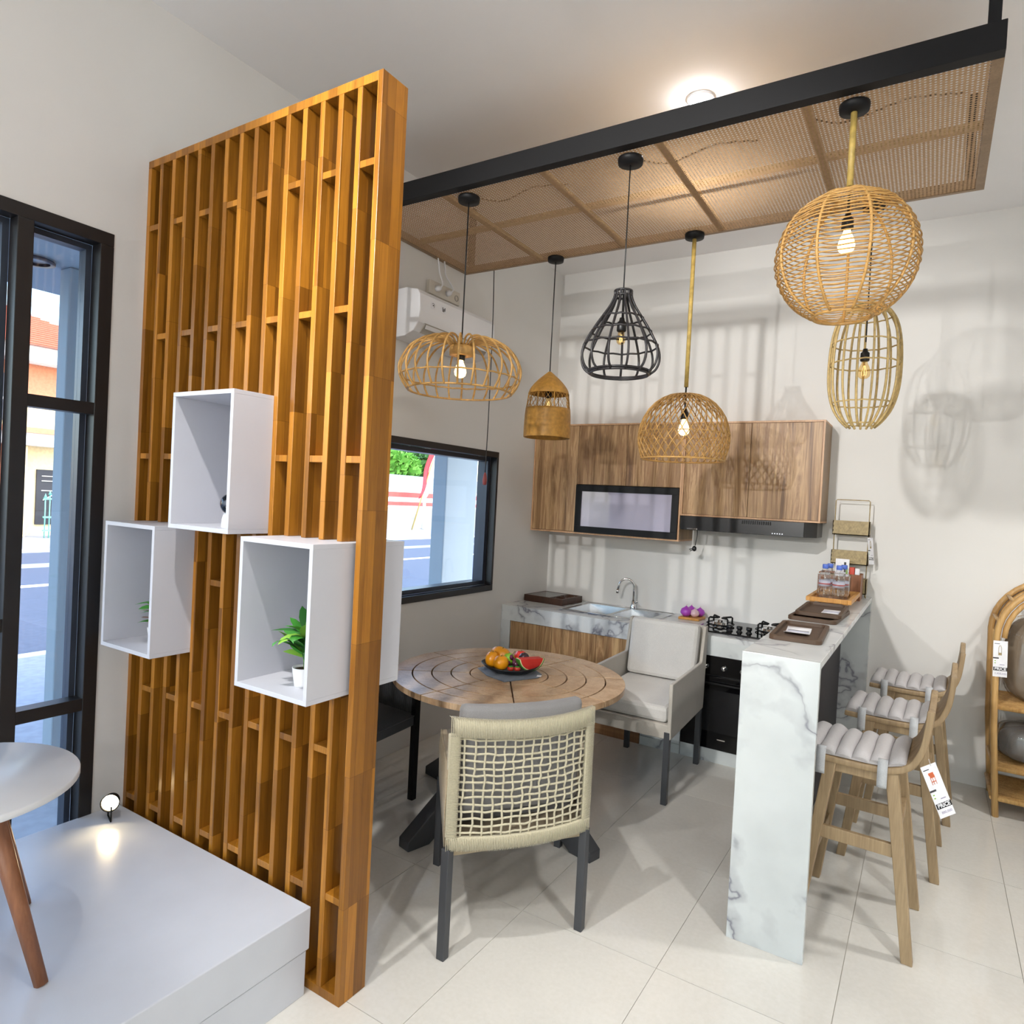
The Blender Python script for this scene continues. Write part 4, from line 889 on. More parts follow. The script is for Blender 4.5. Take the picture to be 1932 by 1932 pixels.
# three-tier basket rack
rk = thing('basket_rack','three-tier woven basket rack with wire frame at the wall end of the bar','rack',(2.34,-.09,BZ))
RX0,RX1,RY0,RY1 = 2.236,2.440,-.135,-.055
obj('wire_frame', MB().tube([(RX0,-.095,BZ+.004),(RX0,-.095,1.735),(RX0+.008,-.095,1.742),(RX1-.008,-.095,1.742),(RX1,-.095,1.735),(RX1,-.095,BZ+.004)],.0035,6), 'weave_olive', rk)
for a,s_ in ((RX0+.004,-1),(RX1-.004,1)): obj('foot', MB().tube([(a,-.095,1.16),(a+.012*s_,-.135,BZ+.004)],.0035,6), 'weave_olive', rk)
for z0_,z1_ in ((1.508,1.603),(1.315,1.405),(1.125,1.225)):
    bsk = obj('basket', MB().box((RX0-.008,RY0,z0_),(RX1+.008,RY1,z0_+.006)).box((RX0-.008,RY0,z0_),(RX1+.008,RY0+.006,z1_)).box((RX0-.008,RY1-.006,z0_),(RX1+.008,RY1,z1_)).box((RX0-.008,RY0,z0_),(RX0-.002,RY1,z1_)).box((RX1+.002,RY0,z0_),(RX1+.008,RY1,z1_)), 'weave_olive', rk)
    m = MB()
    for r_ in range(6):
        for k in range(13):
            x = RX0-.006+k*.0172+(.0086 if r_%2 else 0); zc_ = z0_+.008+r_*(z1_-z0_-.01)/6
            if x+.012<RX1+.008: m.box((x,RY0-.0025,zc_),(x+.0125,RY0,zc_+.011))
    obj('weave', m, 'weave_olive', bsk, kind='stuff')
def ptag(lab,org,xdir,zdir,w,h,price,pic,group='price tags'):
    X = Vector(xdir).normalized(); Z = Vector(zdir).normalized(); Z = (Z-X*Z.dot(X)).normalized(); N = X.cross(Z); Mx = Matrix((X,Z,N)).transposed().to_4x4(); Mx.translation = Vector(org)   # local: x right, y up, z toward viewer
    t = thing('price_tag',lab,'price tag',org,group)
    def q(nm,x0,x1,y0,y1,z,mt,par=t):
        m = MB().box((x0*w,y0*h,z),(x1*w,y1*h,z+.0005)); m.v=[Mx@v for v in m.v]; return obj(nm,m,mt,par)
    q('card',-.5,.5,-1,0,0,'paper'); q('price_band',-.46,.5,-.83,-.73,.0006,'ink_black')
    m = text_mb('PRICE', Matrix.Translation((.02*w,-.78*h,.0013)), h*.105, .0002, .0006); m.v=[Mx@v for v in m.v]; obj('lettering', m, 'paper', t)
    if price:
        m = text_mb(price, Matrix.Translation((.05*w,-.91*h,.0008)), h*.07, .0002); m.v=[Mx@v for v in m.v]; obj('lettering', m, 'ink_purple', t)
    q('name_band',-.5,-.1,-.5,-.465,.0006,'ink'); q('small_print',-.42,-.05,-.09,-.075,.0006,'ink')
    q('small_print',-.02,.3,-.665,-.65,.0006,'ink_purple'); q('small_print',-.4,-.3,-.57,-.55,.0006,'leaf_lime'); q('small_print',-.4,-.3,-.63,-.61,.0006,'leaf_lime')
    if pic=='stool':
        m = MB().box((-.2*w,-.2*h,.0006),(.12*w,-.15*h,.0011)).box((-.16*w,-.25*h,.0006),(.14*w,-.2*h,.0011)); 
        for a in (-.17,-.05,.1): m.box((a*w,-.38*h,.0006),((a+.03)*w,-.25*h,.0011))
        m.box((-.15*w,-.33*h,.0006),(.1*w,-.315*h,.0011))
    else:
        m = MB().tube([(-.12*w,-.4*h,.001),(-.12*w,-.2*h,.001),(-.06*w,-.13*h,.001),(.02*w,-.13*h,.001),(.08*w,-.2*h,.001),(.08*w,-.4*h,.001)],.0012,4).box((-.12*w,-.4*h,.0006),(.08*w,-.33*h,.0011))
    m.v=[Mx@v for v in m.v]; obj('picture', m, 'ink_orange' if pic=='stool' else 'weave_olive', t)
    m = MB().tube([(.15*w,-.04*h,.001),(.16*w,.1*h,.003)],.0008,4); m.v=[Mx@v for v in m.v]; obj('string', m, 'paper', t)
    return t
ptag('narrow white price tag dangling from the basket rack', (2.452,-.115,1.50), (.55,.83,0), (-.12,.05,1), .05, .175, None, 'rack')
# ------------------------------------------------------------------ bar stools
def make_stool():
    t = thing('bar_stool','stool','stool',(0,0,0))
    for sx_ in (-1,1):
        for sy_ in (-1,1):
            f_ = Vector((sx_*.192,sy_*.214,0)); p = Vector((sx_*.105,sy_*.165,.672)); a,b = .019,.022
            obj('leg', MB().hexa([f_+Vector((i*a,j*a,0)) for i,j in ((-1,-1),(1,-1),(1,1),(-1,1))],[p+Vector((i*b,j*b,0)) for i,j in ((-1,-1),(1,-1),(1,1),(-1,1))]), 'stool_wood', t, .003)
    def at(sx_,sy_,z): k = z/.672; return Vector((sx_*(.192+(.105-.192)*k),sy_*(.214+(.165-.214)*k),z))
    for sy_ in (-1,1):
        a,b = at(-1,sy_,.385),at(1,sy_,.385); obj('stretcher', MB().box((a.x+.018,a.y-.011,.36),(b.x-.018,a.y+.011,.41)), 'stool_wood', t, .003)
    for sx_ in (-1,1):
        a,b = at(sx_,-1,.29 if sx_<0 else .45),at(sx_,1,.29 if sx_<0 else .45); z = a.z; obj('stretcher', MB().box((a.x-.011,a.y+.018,z-.022),(a.x+.011,b.y-.018,z+.022)), 'stool_wood', t, .003)
    for sy_ in (-1,1): obj('seat_rail', MB().box((-.14,sy_*.165-.012,.625),(.13,sy_*.165+.012,.672)), 'stool_wood', t, .003)
    # bent seat shell: flat board that curls up into a low back
    pr = [(-.215,.678),(-.08,.672),(.05,.674),(.12,.686),(.17,.718),(.20,.775),(.212,.84),(.218,.905)]
    pp = bez([(x,0,z) for x,z in pr],28); n = len(pp); th = .024; hw = .195
    def sec(y):
        up_ = []; 
        for i,p in enumerate(pp):
            tg = (pp[min(i+1,n-1)]-pp[max(i-1,0)]).normalized(); nm = Vector((-tg.z,0,tg.x)); up_.append((p,nm))
        return up_
    vs = []; S_ = sec(0)
    ny = 8
    for j in range(ny+1):
        y = -hw+2*hw*j/ny; w_ = abs(2*j/ny-1)
        for i,(p,nm) in enumerate(S_):
            k = max(0,(i/n-.55)/.45); drop = k*k*.0; vs.append(Vector((p.x,y,p.z+ (.03*w_**2*k)))+nm*th/2)
        for i,(p,nm) in enumerate(S_):
            k = max(0,(i/n-.55)/.45); vs.append(Vector((p.x,y,p.z+ (.03*w_**2*k)))-nm*th/2)
    fs = []; q = 2*n
    for j in range(ny):
        for i in range(n-1):
            fs.append((j*q+i,j*q+i+1,(j+1)*q+i+1,(j+1)*q+i)); fs.append((j*q+n+i,(j+1)*q+n+i,(j+1)*q+n+i+1,j*q+n+i+1))
        fs.append((j*q,(j+1)*q,(j+1)*q+n,j*q+n)); fs.append((j*q+n-1,j*q+2*n-1,(j+1)*q+2*n-1,(j+1)*q+n-1))
    for j in (0,ny):
        for i in range(n-1): fs.append((j*q+i,j*q+n+i,j*q+n+i+1,j*q+i+1) if j==0 else (j*q+i,j*q+i+1,j*q+n+i+1,j*q+n+i))
    obj('seat_shell', MB().add(vs,fs,True), 'stool_wood', t, .004)
    return t
def make_pad():
    t = thing('seat_cushion','pad','cushion',(0,0,.686))
    NB = 6; x0,x1 = -.213,.150; hw = .185
    for k in range(NB):
        a = x0+(x1-x0)*k/NB; b = x0+(x1-x0)*(k+1)/NB; lift = lambda s: .686+max(0,(a+(b-a)*s-.06))**1.6*1.1
        pts = []
        for i in range(11):
            s = i/10; pts.append((a+(b-a)*s, lift(s)+.016+.024*math.sin(PI*s)**.6))
        pts += [(b,lift(1)+.002),(a,lift(0)+.002)]
        m = MB(); ny = 8; n = len(pts); vs = []
        for j in range(ny+1):
            u = 2*j/ny-1; e = 1-.55*abs(u)**6; wob = .004*math.sin(k*2.1+j*.9)
            for q,(x,z) in enumerate(pts):
                zb = lift(min(1,max(0,(x-a)/(b-a)))); vs.append((x, hw*u+.006*math.sin(PI*min(1,max(0,(x-a)/(b-a))))*u, zb+.001+(z-zb)*e+(wob if q<11 else 0)))
        fs = [(j*n+i,j*n+(i+1)%n,(j+1)*n+(i+1)%n,(j+1)*n+i) for j in range(ny) for i in range(n)]
        m.add(vs,fs,True); m.f += [list(range(n))[::-1],[ny*n+i for i in range(n)]]; m.sm += [False,False]
        obj('channel', m, 'cushion_grey', t)
    for x in (-.14,.075):
        m = MB(); m.grid(lambda u,v: (x+.034*(u-.5), -(.176+.028*min(1,v*2.6)), .715-.115*max(0,v-.12)), 1, 10); obj('strap', m, 'strap', t, solid=.002)
    return t
s0 = make_stool(); p0 = make_pad()
SL = ['bar stool nearest the camera at the end of the bar','middle bar stool of the three along the bar','bar stool farthest from the camera beside the back wall']
for i,(x,y) in enumerate(((2.612,-1.975),(2.70,-1.258),(2.757,-.543))):
    s_ = s0 if i==0 else copy_tree(s0); s_.location = (x,y,0); s_.rotation_euler.z = R(-2); s_['label'] = SL[i]; s_['group'] = 'wooden bar stools'
    p_ = p0 if i==0 else copy_tree(p0); p_.location = (x,y,.686); p_.rotation_euler.z = R(-2); p_['label'] = 'pale grey channelled cushion on the '+('nearest','middle','farthest')[i]+' bar stool'; p_['group'] = 'stool cushions'
ptag('white price tag with stool picture hanging from the nearest stool', (2.822,-2.205,.745), (.75,.62,.35), (-.34,.0,1), .062, .185, '880,000', 'stool')
# ------------------------------------------------------------------ arched rattan shelf at the right edge
ax0,ax1,ay0,ay1 = 3.130,3.76,-.45,-.03; az = 1.0
sh = thing('arched_shelf','light rattan arched shelf cut off by the right edge of the photo','shelf',((ax0+ax1)/2,(ay0+ay1)/2,0))
rc = (ax1-ax0)/2
for y,dx in ((ay0,0),(ay1,0)):
    cxm = (ax0+ax1)/2
    pth = [(ax0+.045,y,0),(ax0+.012,y,.5),(ax0,y,az)]+[(cxm-rc*math.cos(a),y,az+rc*math.sin(a)) for a in [R(10*k) for k in range(1,18)]]+[(ax1,y,az),(ax1-.012,y,.5),(ax1-.045,y,0)]
    obj('arch_pole', MB().tube(pth,.017,8), 'rattan_frame', sh)
    pth = [(cxm-(rc-.035)*math.cos(a),y+(.0 if y<-.2 else 0),az+(rc-.035)*math.sin(a)) for a in [R(10*k) for k in range(0,19)]]
    obj('inner_arch', MB().tube(pth,.014,8), 'rattan_frame', sh)
for k in range(7):
    a = R(15+25*k); obj('arch_rung', MB().cyl((cxm-rc*math.cos(a),ay0,az+rc*math.sin(a)),(cxm-rc*math.cos(a),ay1,az+rc*math.sin(a)),.010,None,8), 'rattan_frame', sh)
for z in (.10,.27,.61):
    obj('shelf_rail', MB().cyl((ax0+.03,ay0,z),(ax1-.03,ay0,z),.013,None,8), 'rattan_frame', sh); obj('shelf_rail', MB().cyl((ax0+.03,ay1,z),(ax1-.03,ay1,z),.013,None,8), 'rattan_frame', sh)
    for k in range(22): yy = ay0+.02+k*.018; obj('shelf_cane', MB().cyl((ax0+.03,yy,z+.004),(ax1-.03,yy,z+.004),.0085,None,6), 'rattan_frame', sh)
    for xx in (ax0+.025,ax1-.025): obj('side_rail', MB().cyl((xx,ay0,z),(xx,ay1,z),.012,None,8), 'rattan_frame', sh)
for xx in (ax0+.006,ax1-.006):
    for k in range(9): yy = ay0+.05+k*.04; obj('side_cane', MB().cyl((xx+.02*(1 if xx<3.4 else -1),yy,.27),(xx,yy,az),.004,None,5), 'rattan_frame', sh)
def pillow(lab,c,sz,rot,mt='pillow_taupe'):
    t = thing('wrapped_cushion',lab,'cushion',c); q = Matrix.Translation(c) @ Matrix.Rotation(rot,4,'Z')
    def fn(s):
        def g(u,v):
            th_ = PI*v; ph = 2*PI*u; cx_,cy_,cz_ = math.cos(ph)*math.sin(th_),math.sin(ph)*math.sin(th_),math.cos(th_)
            f = lambda w: math.copysign(abs(w)**.55,w); k = 1+.02*math.sin(9*u*2*PI+5*v)*s
            return q@Vector((f(cx_)*sz[0]*k, f(cy_)*sz[1]*k, sz[2]+f(cz_)*sz[2]*k))
        return g
    m = MB(); m.grid(fn(1),28,16); obj('pillow', m, mt, t)
    m = MB(); sz = [q_*1.025 for q_ in sz]; m.grid(fn(2.2),40,22); w_ = obj('wrapping', m, 'plastic_wrap', t)
    w_.location.z -= .0
pillow('large plastic-wrapped taupe cushion on the upper shelf of the arch',(3.42,-.25,.63),(.235,.085,.24),.05)
pillow('folded plastic-wrapped taupe throw on the middle shelf of the arch',(3.42,-.24,.29),(.235,.15,.10),0,'cushion_mid')
ptag('white price tag with arch picture hanging on the arched shelf', (3.147,-.474,.985), (1,.12,.03), (-.03,0,1), .066, .20, '1,450,000', 'arch')
# ------------------------------------------------------------------ round dining table
DC = Vector((.968,-2.118,0)); DR = .598; DZ = .72
dt = thing('dining_table','round slatted teak dining table with dark cross base','table',DC)
radii = [0,.105,.203,.301,.400,.499,DR]; gp = .007
for k in range(8):
    a0,a1 = R(35+45*k),R(35+45*(k+1))
    for i in range(6):
        r0,r1 = radii[i]+(gp/2 if i else 0), radii[i+1]-(gp/2 if i<5 else 0)
        nseg = 4+i*2; d0 = lambda r: min(.3,gp*.5/max(r,.02)); bot = []; top = []
        inn = [(max(r0,.012)*math.cos(a0+d0(r0)+(a1-a0-2*d0(r0))*j/nseg),max(r0,.012)*math.sin(a0+d0(r0)+(a1-a0-2*d0(r0))*j/nseg)) for j in range(nseg+1)]
        out = [(r1*math.cos(a0+d0(r1)+(a1-a0-2*d0(r1))*j/nseg),r1*math.sin(a0+d0(r1)+(a1-a0-2*d0(r1))*j/nseg)) for j in range(nseg+1)]
        m = MB(); N_ = nseg+1
        for z in (DZ-.028,DZ): m.v += [DC+Vector((x,y,z)) for x,y in inn]+[DC+Vector((x,y,z)) for x,y in out]
        for j in range(nseg):
            m.f += [(2*N_+j,3*N_+j,3*N_+j+1,2*N_+j+1),(j,j+1,N_+j+1,N_+j),(N_+j,N_+j+1,3*N_+j+1,3*N_+j),(j,2*N_+j,2*N_+j+1,j+1)]
        m.f += [(0,N_,3*N_,2*N_),(N_-1,3*N_-1,4*N_-1,2*N_-1)]; m.sm += [False]*(len(m.f)-len(m.sm))
        obj('plank', m, 'table_teak', dt, .0012)
obj('underframe', MB().lathe([(.02,DZ-.045),(DR-.05,DZ-.045),(DR-.05,DZ-.0285),(.02,DZ-.0285)],DC,48,True), 'dark_wood', dt)
obj('column', MB().box(DC+Vector((-.055,-.055,.30)),DC+Vector((.055,.055,DZ-.045))), 'charcoal', dt, .004)
for k in range(4):
    a = R(-104+90*k); c_,s_ = math.cos(a),math.sin(a); wv = Vector((-s_,c_,0))*.038; rad = Vector((c_,s_,0))
    pb = [DC+rad*.62, DC+rad*.62+Vector((0,0,.045)), DC+rad*.06+Vector((0,0,.46)), DC+rad*.02+Vector((0,0,.30)), DC+rad*.50]
    obj('foot', MB().prism([p-wv for p in pb], wv*2), 'charcoal', dt, .004)
# ------------------------------------------------------------------ chairs
def quad(c,u,v):      # c: rear-left, rear-right, front-left, front-right (2D); u right, v forward
    a = Vector(c[0]).lerp(Vector(c[1]),u); b = Vector(c[2]).lerp(Vector(c[3]),u); return a.lerp(b,v)
def P3(c,u,v,z): p = quad(c,u,v); return Vector((p.x,p.y,z))
def legs(t,c,z,mt,r_=.016):
    for u in (0,1):
        for v in (0,1):
            p = P3(c,u,v,0); obj('leg', MB().box(p+Vector((-r_,-r_,0)),p+Vector((r_,r_,z))), mt, t, .002)
def wall(mb,f0,f1,n=12):   # thick vertical sheet between two curves f0(u,v), f1(u,v)
    g0 = [[f0(i/n,j) for i in range(n+1)] for j in (0,1)]; g1 = [[f1(i/n,j) for i in range(n+1)] for j in (0,1)]
    vs = g0[0]+g0[1]+g1[0]+g1[1]; N_ = n+1; fs = []
    for i in range(n):
        fs += [(i,i+1,N_+i+1,N_+i),(2*N_+i,3*N_+i,3*N_+i+1,2*N_+i+1),(N_+i,N_+i+1,3*N_+i+1,3*N_+i),(i,2*N_+i,2*N_+i+1,i+1)]
    fs += [(0,N_,3*N_,2*N_),(N_-1,3*N_-1,4*N_-1,2*N_-1)]; mb.add(vs,fs,True); return mb
# rope armchair with its back to the camera
c = [(1.409,-3.186),(1.729,-2.749),(1.019,-2.719),(1.372,-2.252)]
t = thing('rope_armchair','rope-woven armchair with its open net back to the camera','chair',P3(c,.5,.5,0)); legs(t,c,.392,'charcoal')
fwd = (P3(c,.5,1,0)-P3(c,.5,0,0)).normalized(); rgt = (P3(c,1,0,0)-P3(c,0,0,0)).normalized(); nb = Vector((rgt.y,-rgt.x,0))
bow = lambda u: .045*4*u*(1-u)
ZB,ZT = .400,.842
def BK(u,z,off=0): return P3(c,u,0,z-.012*4*u*(1-u)*(z-ZB)/(ZT-ZB))+nb*(bow(u)+off)
m = MB(); wall(m,lambda u,j: BK(u,ZT-.052 if j==0 else ZT+.012,.014),lambda u,j: BK(u,ZT-.052 if j==0 else ZT+.012,-.014)); obj('top_band', m, 'rope', t, .006)
m = MB(); wall(m,lambda u,j: BK(u,ZB-.012 if j==0 else ZB+.035,.014),lambda u,j: BK(u,ZB-.012 if j==0 else ZB+.035,-.014)); obj('bottom_band', m, 'rope', t, .006)
for s_,u0,u1 in ((0,-.025,.04),(1,.96,1.025)):
    m = MB(); wall(m,lambda u,j: BK(u0+(u1-u0)*u,ZB+.03 if j==0 else ZT-.045,.014),lambda u,j: BK(u0+(u1-u0)*u,ZB+.03 if j==0 else ZT-.045,-.014),2); obj('side_band', m, 'rope', t, .006)
m = MB(); rnd = random.Random(4)
for k in range(14):
    u = .075+.85*k/13
    m.tube([BK(u+rnd.uniform(-.006,.006),z,.006*math.sin(z*90+k*PI)) for z in [ZB+.02+(ZT-ZB-.06)*i/12 for i in range(13)]],.0042,5)
for k in range(14):
    z = ZB+.045+(ZT-ZB-.105)*k/13
    m.tube([BK(.02+.96*i/14,z+rnd.uniform(-.004,.004),-.006*math.sin(i*PI+k*PI)) for i in range(15)],.0042,5)
obj('rope_net', m, 'rope', t, kind='stuff')
m = MB()
for k in range(96):      # tight rope wraps around the bands
    u = -.02+1.04*k/95
    m.tube([BK(u,ZT+.014,-.012),BK(u,ZT+.016,.014),BK(u,ZT-.05,.0162)],.0016,4); m.tube([BK(u,ZB+.035,.0162),BK(u,ZB-.012,.0162)],.0016,4)
for k in range(80):
    z = ZB+.03+(ZT-ZB-.07)*k/79
    for a,b in ((-.025,.043),(.957,1.025)): m.tube([BK(a,z,.0158),BK(b,z,.0158)],.0015,4)
obj('rope_wraps', m, 'rope', t, kind='stuff')
for u,s_ in ((0,-1),(1,1)):
    ot = rgt*s_*.012
    m = MB(); wall(m,lambda v,j: P3(c,u,v,.40 if j==0 else ZT-.17-.07*v)+ot,lambda v,j: P3(c,u,v,.40 if j==0 else ZT-.17-.07*v)-ot); sd_ = obj('arm_panel', m, 'rope_brown', t, .006)
    m = MB()
    for k in range(60):
        v = k/59; m.tube([P3(c,u,v,.40)+ot*1.15,P3(c,u,v,.53)+ot*1.5,P3(c,u,v,ZT-.17-.07*v)+ot*1.15],.0028,4)
    obj('rope_wraps', m, 'rope_brown', sd_, kind='stuff')
obj('seat_frame', MB().hexa([P3(c,0,0,.36),P3(c,1,0,.36),P3(c,1,1,.36),P3(c,0,1,.36)],[P3(c,0,0,.42),P3(c,1,0,.42),P3(c,1,1,.42),P3(c,0,1,.42)]), 'rope_brown', t, .004)
def cush(lab,fn0,n=(14,14,4),mt='cushion_mid'):
    return None
t2 = tag(obj('seat_cushion', MB().hexa([P3(c,.05,.16,.421),P3(c,.95,.16,.421),P3(c,.95,.97,.421),P3(c,.05,.97,.421)],[P3(c,.05,.16,.50),P3(c,.95,.16,.50),P3(c,.95,.97,.50),P3(c,.05,.97,.50)]), 'cushion_mid', bevel=.025), 'grey seat cushion in the rope armchair', 'cushion')
m = MB(); z0_,z1_ = .505,.895
vs = lambda off: [P3(c,.09,.0,0)*0]
m = MB(); wall(m,lambda u,j: BK(.06+.88*u,z0_ if j==0 else z1_,-.02 if j==0 else -.008)+Vector((0,0,.008*math.sin(PI*u))),lambda u,j: BK(.06+.88*u,z0_ if j==0 else z1_,-.10 if j==0 else -.07)+Vector((0,0,.008*math.sin(PI*u))),14)
tag(obj('back_cushion', m, 'cushion_mid', bevel=.02), 'grey back cushion showing above the rope chair back', 'cushion')
# pale armchair beyond the table
c = [(1.125,-.815),(1.592,-.795),(1.150,-1.505),(1.625,-1.497)]
t = thing('fabric_armchair','pale woven armchair with cream cushions between table and oven','chair',P3(c,.5,.5,0)); legs(t,c,.40,'charcoal')
ZS = .36
obj('seat_frame', MB().hexa([P3(c,-.04,-.02,ZS),P3(c,1.04,-.02,ZS),P3(c,1.04,1.02,ZS),P3(c,-.04,1.02,ZS)],[P3(c,-.04,-.02,.44),P3(c,1.04,-.02,.44),P3(c,1.04,1.02,.44),P3(c,-.04,1.02,.44)]), 'chair_shell', t, .006)
def prof(v): return .88-.02*v if v<.08 else (.88-(v-.08)/.06*.20 if v<.14 else .665)
for u,s_ in ((0,-1),(1,1)):
    o0,o1 = (-.045,.0) if u==0 else (0,.045); pts = [(-.03,.40),(-.06,.885),(.02,.885),(.10,.675),(.12,.668),(1.03,.668),(1.02,.36),(-.02,.36)]
    poly = [P3(c,u+o0,v,z) for v,z in pts]; obj('arm_panel', MB().prism(poly, P3(c,u+o1,.5,0)-P3(c,u+o0,.5,0)), 'chair_shell', t, .005)
obj('back_panel', MB().hexa([P3(c,-.04,-.03,.40),P3(c,1.04,-.03,.40),P3(c,1.04,.03,.40),P3(c,-.04,.03,.40)],[P3(c,-.04,-.06,.885),P3(c,1.04,-.06,.885),P3(c,1.04,-.01,.885),P3(c,-.04,-.01,.885)]), 'chair_shell', t, .006)
tag(obj('seat_cushion', MB().hexa([P3(c,.02,.10,.441),P3(c,.98,.10,.441),P3(c,.98,1.0,.441),P3(c,.02,1.0,.441)],[P3(c,.02,.10,.535),P3(c,.98,.10,.535),P3(c,.98,1.0,.53),P3(c,.02,1.0,.53)]), 'chair_white', bevel=.022), 'cream seat cushion on the pale armchair', 'cushion')
tag(obj('back_cushion', MB().hexa([P3(c,.03,.06,.54),P3(c,.97,.06,.54),P3(c,.97,.20,.54),P3(c,.03,.20,.54)],[P3(c,.02,.0,.895),P3(c,.98,.0,.895),P3(c,.98,.10,.895),P3(c,.02,.10,.895)]), 'chair_white', bevel=.025), 'cream back cushion on the pale armchair', 'cushion')
# black woven chair by the wall
c = [(.075,-2.26),(.10,-2.83),(.512,-2.305),(.56,-2.87)]
c = [c[0],c[1],c[2],c[3]]
t = thing('black_armchair','black cord-woven armchair by the wall, half hidden behind the divider','chair',P3(c,.5,.5,0)); legs(t,c,.62,'black_metal',.017)
obj('seat', MB().hexa([P3(c,0,0,.40),P3(c,1,0,.40),P3(c,1,1,.40),P3(c,0,1,.40)],[P3(c,0,0,.45),P3(c,1,0,.45),P3(c,1,1,.45),P3(c,0,1,.45)]), 'black_weave', t, .006)
m = MB()
for k in range(40):
    v = k/39; m.tube([P3(c,0,v,.452),P3(c,1,v,.452)],.0042,5)
obj('seat_cords', m, 'black_weave', t, kind='stuff')
for nm,fa in (('back_frame',lambda u: (u,0)),('arm_frame',lambda u: (0,u)),('arm_frame',lambda u: (1,u))):
    zt_ = .80 if nm=='back_frame' else .63
    obj(nm, MB().tube([P3(c,*fa(0),zt_),P3(c,*fa(.5),zt_-.01),P3(c,*fa(1),zt_)],.016,8), 'black_metal', t)
    m = MB()
    for k in range(46): u = .02+.96*k/45; m.tube([P3(c,*fa(u),.44),P3(c,*fa(u),zt_)],.0035,5)
    obj('cords', m, 'black_weave', t, kind='stuff')
for u in (0,1): obj('back_post', MB().tube([P3(c,u,0,.60),P3(c,u,0,.80)],.016,8), 'black_metal', t)
# ------------------------------------------------------------------ fruit on the table
FC = Vector((.955,-2.085,DZ))
def at(px,py,z=0): return FC+Vector((px,py,z))
cr = Vector((.848,.53,0)); cf = Vector((-.53,.848,0))      # image right / away from camera on the table
L = lambda r_,f_,z: FC+cr*r_+cf*f_+Vector((0,0,z))
hexp = [L(*q,0) for q in ((-.175,.04,),(-.09,.14),(.10,.14),(.165,-.02),(.145,-.09),(-.03,-.20),(-.12,-.10))]
tag(obj('place_mat', MB().prism([p+Vector((0,0,.0008)) for p in hexp],(0,0,.004)), 'mat_cloth', bevel=.001), 'blue-grey fabric mat under the fruit plate', 'mat')
pt = thing('fruit_plate','black shallow oval plate carrying the fruit','plate',FC+Vector((0,0,.005)))
def plate(u,v):
    a = 2*PI*u; r_ = v; rr = .155*r_; k = max(0,r_-.55)/.45; return L(rr*math.cos(a),rr*.8*math.sin(a),.008+.03*k*k+.014*k*abs(math.cos(a))**2)
m = MB(); m.grid(plate,40,8); obj('dish', m, 'plate_black', pt, solid=.004)
obj('foot', MB().lathe([(.05,.0055),(.055,.0055),(.055,.0075),(.05,.0075)],FC,24,True), 'plate_black', pt)
def fruit(nm,lab,cat,c_,r_,mt,sc=(1,1,1),rot=0,stem=True,stemm='leaf_dark',group=None):
    t = thing(nm,lab,cat,c_-Vector((0,0,r_*sc[2])),group); m = MB()
    q = Matrix.Rotation(rot,3,'Y'); prof_ = []
    m.sphere((0,0,0),r_,24,16,sc)
    for v in m.v:
        d = (v.x**2+v.y**2)**.5/r_
        if v.z>0: v.z -= .12*r_*math.exp(-(d/.28)**2)
    m.v = [q@v+c_ for v in m.v]; obj('body', m, mt, t)
    if stem: obj('stem', MB().cyl(c_+q@Vector((0,0,r_*sc[2]*.84)),c_+q@Vector((0.002,0,r_*sc[2]*1.05)),.002,.0015,6), stemm, t)
    return t
fruit('orange','glossy orange at the front of the fruit plate','orange',L(-.052,-.055,.062),.041,'orange_skin',(1,1,.95))
fruit('orange','orange at the left end of the fruit plate','orange',L(-.098,-.008,.066),.038,'orange_skin',(.95,1,1.15))
fruit('mango','large yellow mango lying at the back left of the plate','mango',L(-.052,.045,.082),.046,'mango',(1.35,.85,.85),R(12))
fruit('green_apple','lime green apple behind the grapes','apple',L(-.012,.01,.068),.033,'green_apple')
fruit('red_apple','glossy red apple at the back right of the plate','apple',L(.052,.055,.07),.036,'red_apple')
fruit('plum','dark purple plum beside the watermelon','plum',L(.068,.01,.078),.028,'plum')
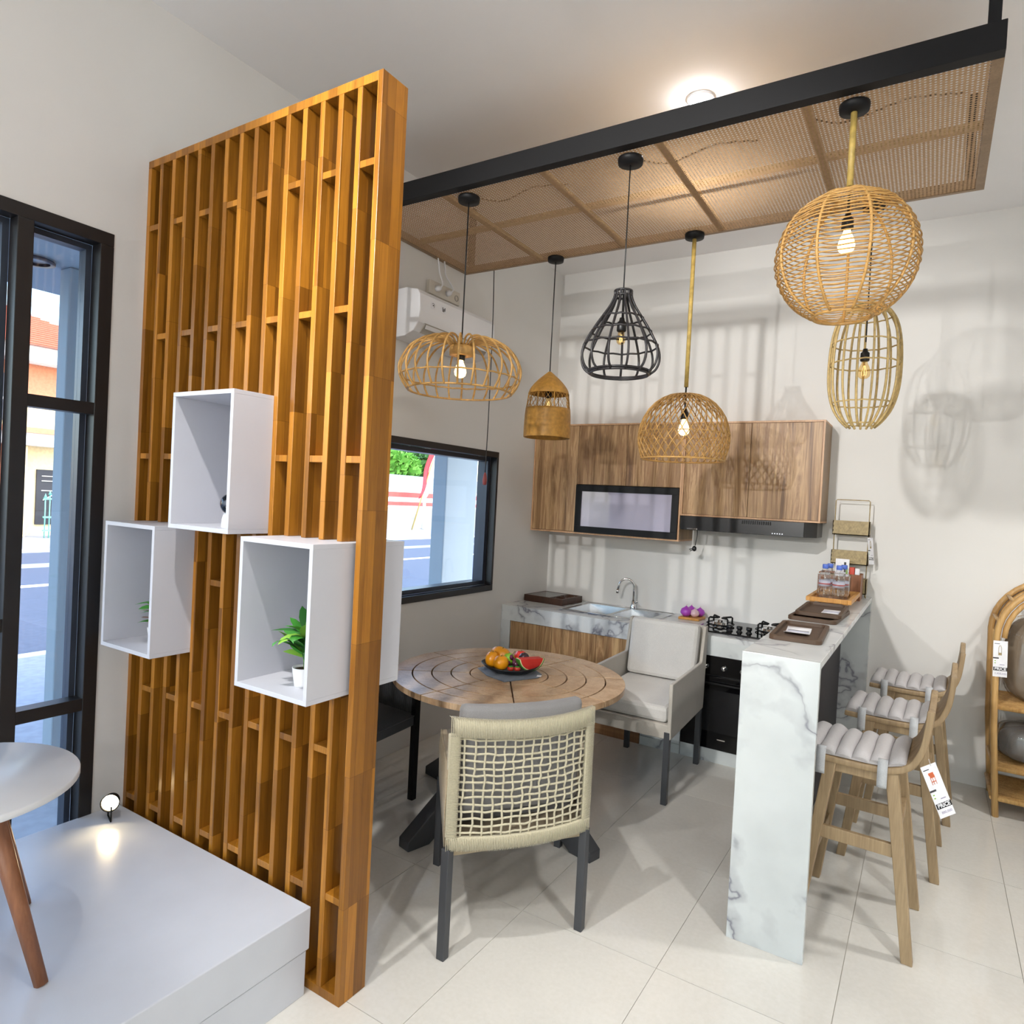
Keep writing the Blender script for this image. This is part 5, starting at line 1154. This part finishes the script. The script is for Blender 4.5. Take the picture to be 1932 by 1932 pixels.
for k,(a,b,lab) in enumerate(((.0,-.075,'left small red strawberry at the front of the plate'),(.034,-.075,'right small red strawberry at the front of the plate'))):
    t = thing('strawberry',lab,'strawberry',L(a,b,.02),'strawberries'); obj('body', MB().lathe([(0,0),(.008,.004),(.017,.018),(.016,.028),(.008,.033),(0,.034)],L(a,b,.018),18), 'strawberry', t)
    obj('calyx', MB().lathe([(.0,.036),(.012,.033),(.013,.031),(0,.031)],L(a,b,.018),8), 'leaf', t)
g_ = thing('grape_bunch','bunch of purple grapes in the middle of the fruit plate','grapes',L(.01,-.03,.03)); rnd = random.Random(11)
for k in range(26):
    a = rnd.uniform(-.035,.045); b = rnd.uniform(-.05,.02); z = .036+.052*max(0,1-((a-.005)/.05)**2-((b+.015)/.05)**2)*rnd.uniform(.55,1)
    obj('grape', MB().sphere(L(a,b,z),.0105,12,8,(1,1,1.1)), 'grape', g_)
obj('stalk', MB().tube([L(.0,-.01,.06),L(.005,0,.095),L(.02,.01,.11)],.0022,6), 'bark', g_)
wm = thing('watermelon_wedge','red watermelon wedge with green rind at the right of the plate','watermelon',L(.105,-.02,.02))
def wedge(r_,th0,th1,mt,nm):
    m = MB(); n = 16; c0 = L(.098,-.028,.098); ax = (cr*.42-cf*.9).normalized(); e1 = Vector((-ax.y,ax.x,0))*-1; e1 = (cr*.9+cf*.42).normalized(); e2 = Vector((.0,.0,-1))
    pts = [c0+e1*r_*math.cos(R(8)+R(164)*k/n)+e2*(r_*math.sin(R(8)+R(164)*k/n)-.0) for k in range(n+1)]
    m.prism([p+ax*th0 for p in pts], ax*(th1-th0)); return obj(nm,m,mt,wm,.002)
wedge(.066,-.022,.0255,'melon_flesh','flesh'); wedge(.071,-.021,.0245,'melon_white','pith'); wedge(.076,-.020,.0235,'melon_rind','rind')
tag(obj('mat_label', MB().box((0,0,0),(.022,.03,.0008),Matrix.Translation(L(.135,-.075,.0052))@Matrix.Rotation(R(20),4,'Z')), 'paper'), 'tiny white label at the right corner of the mat', 'label')
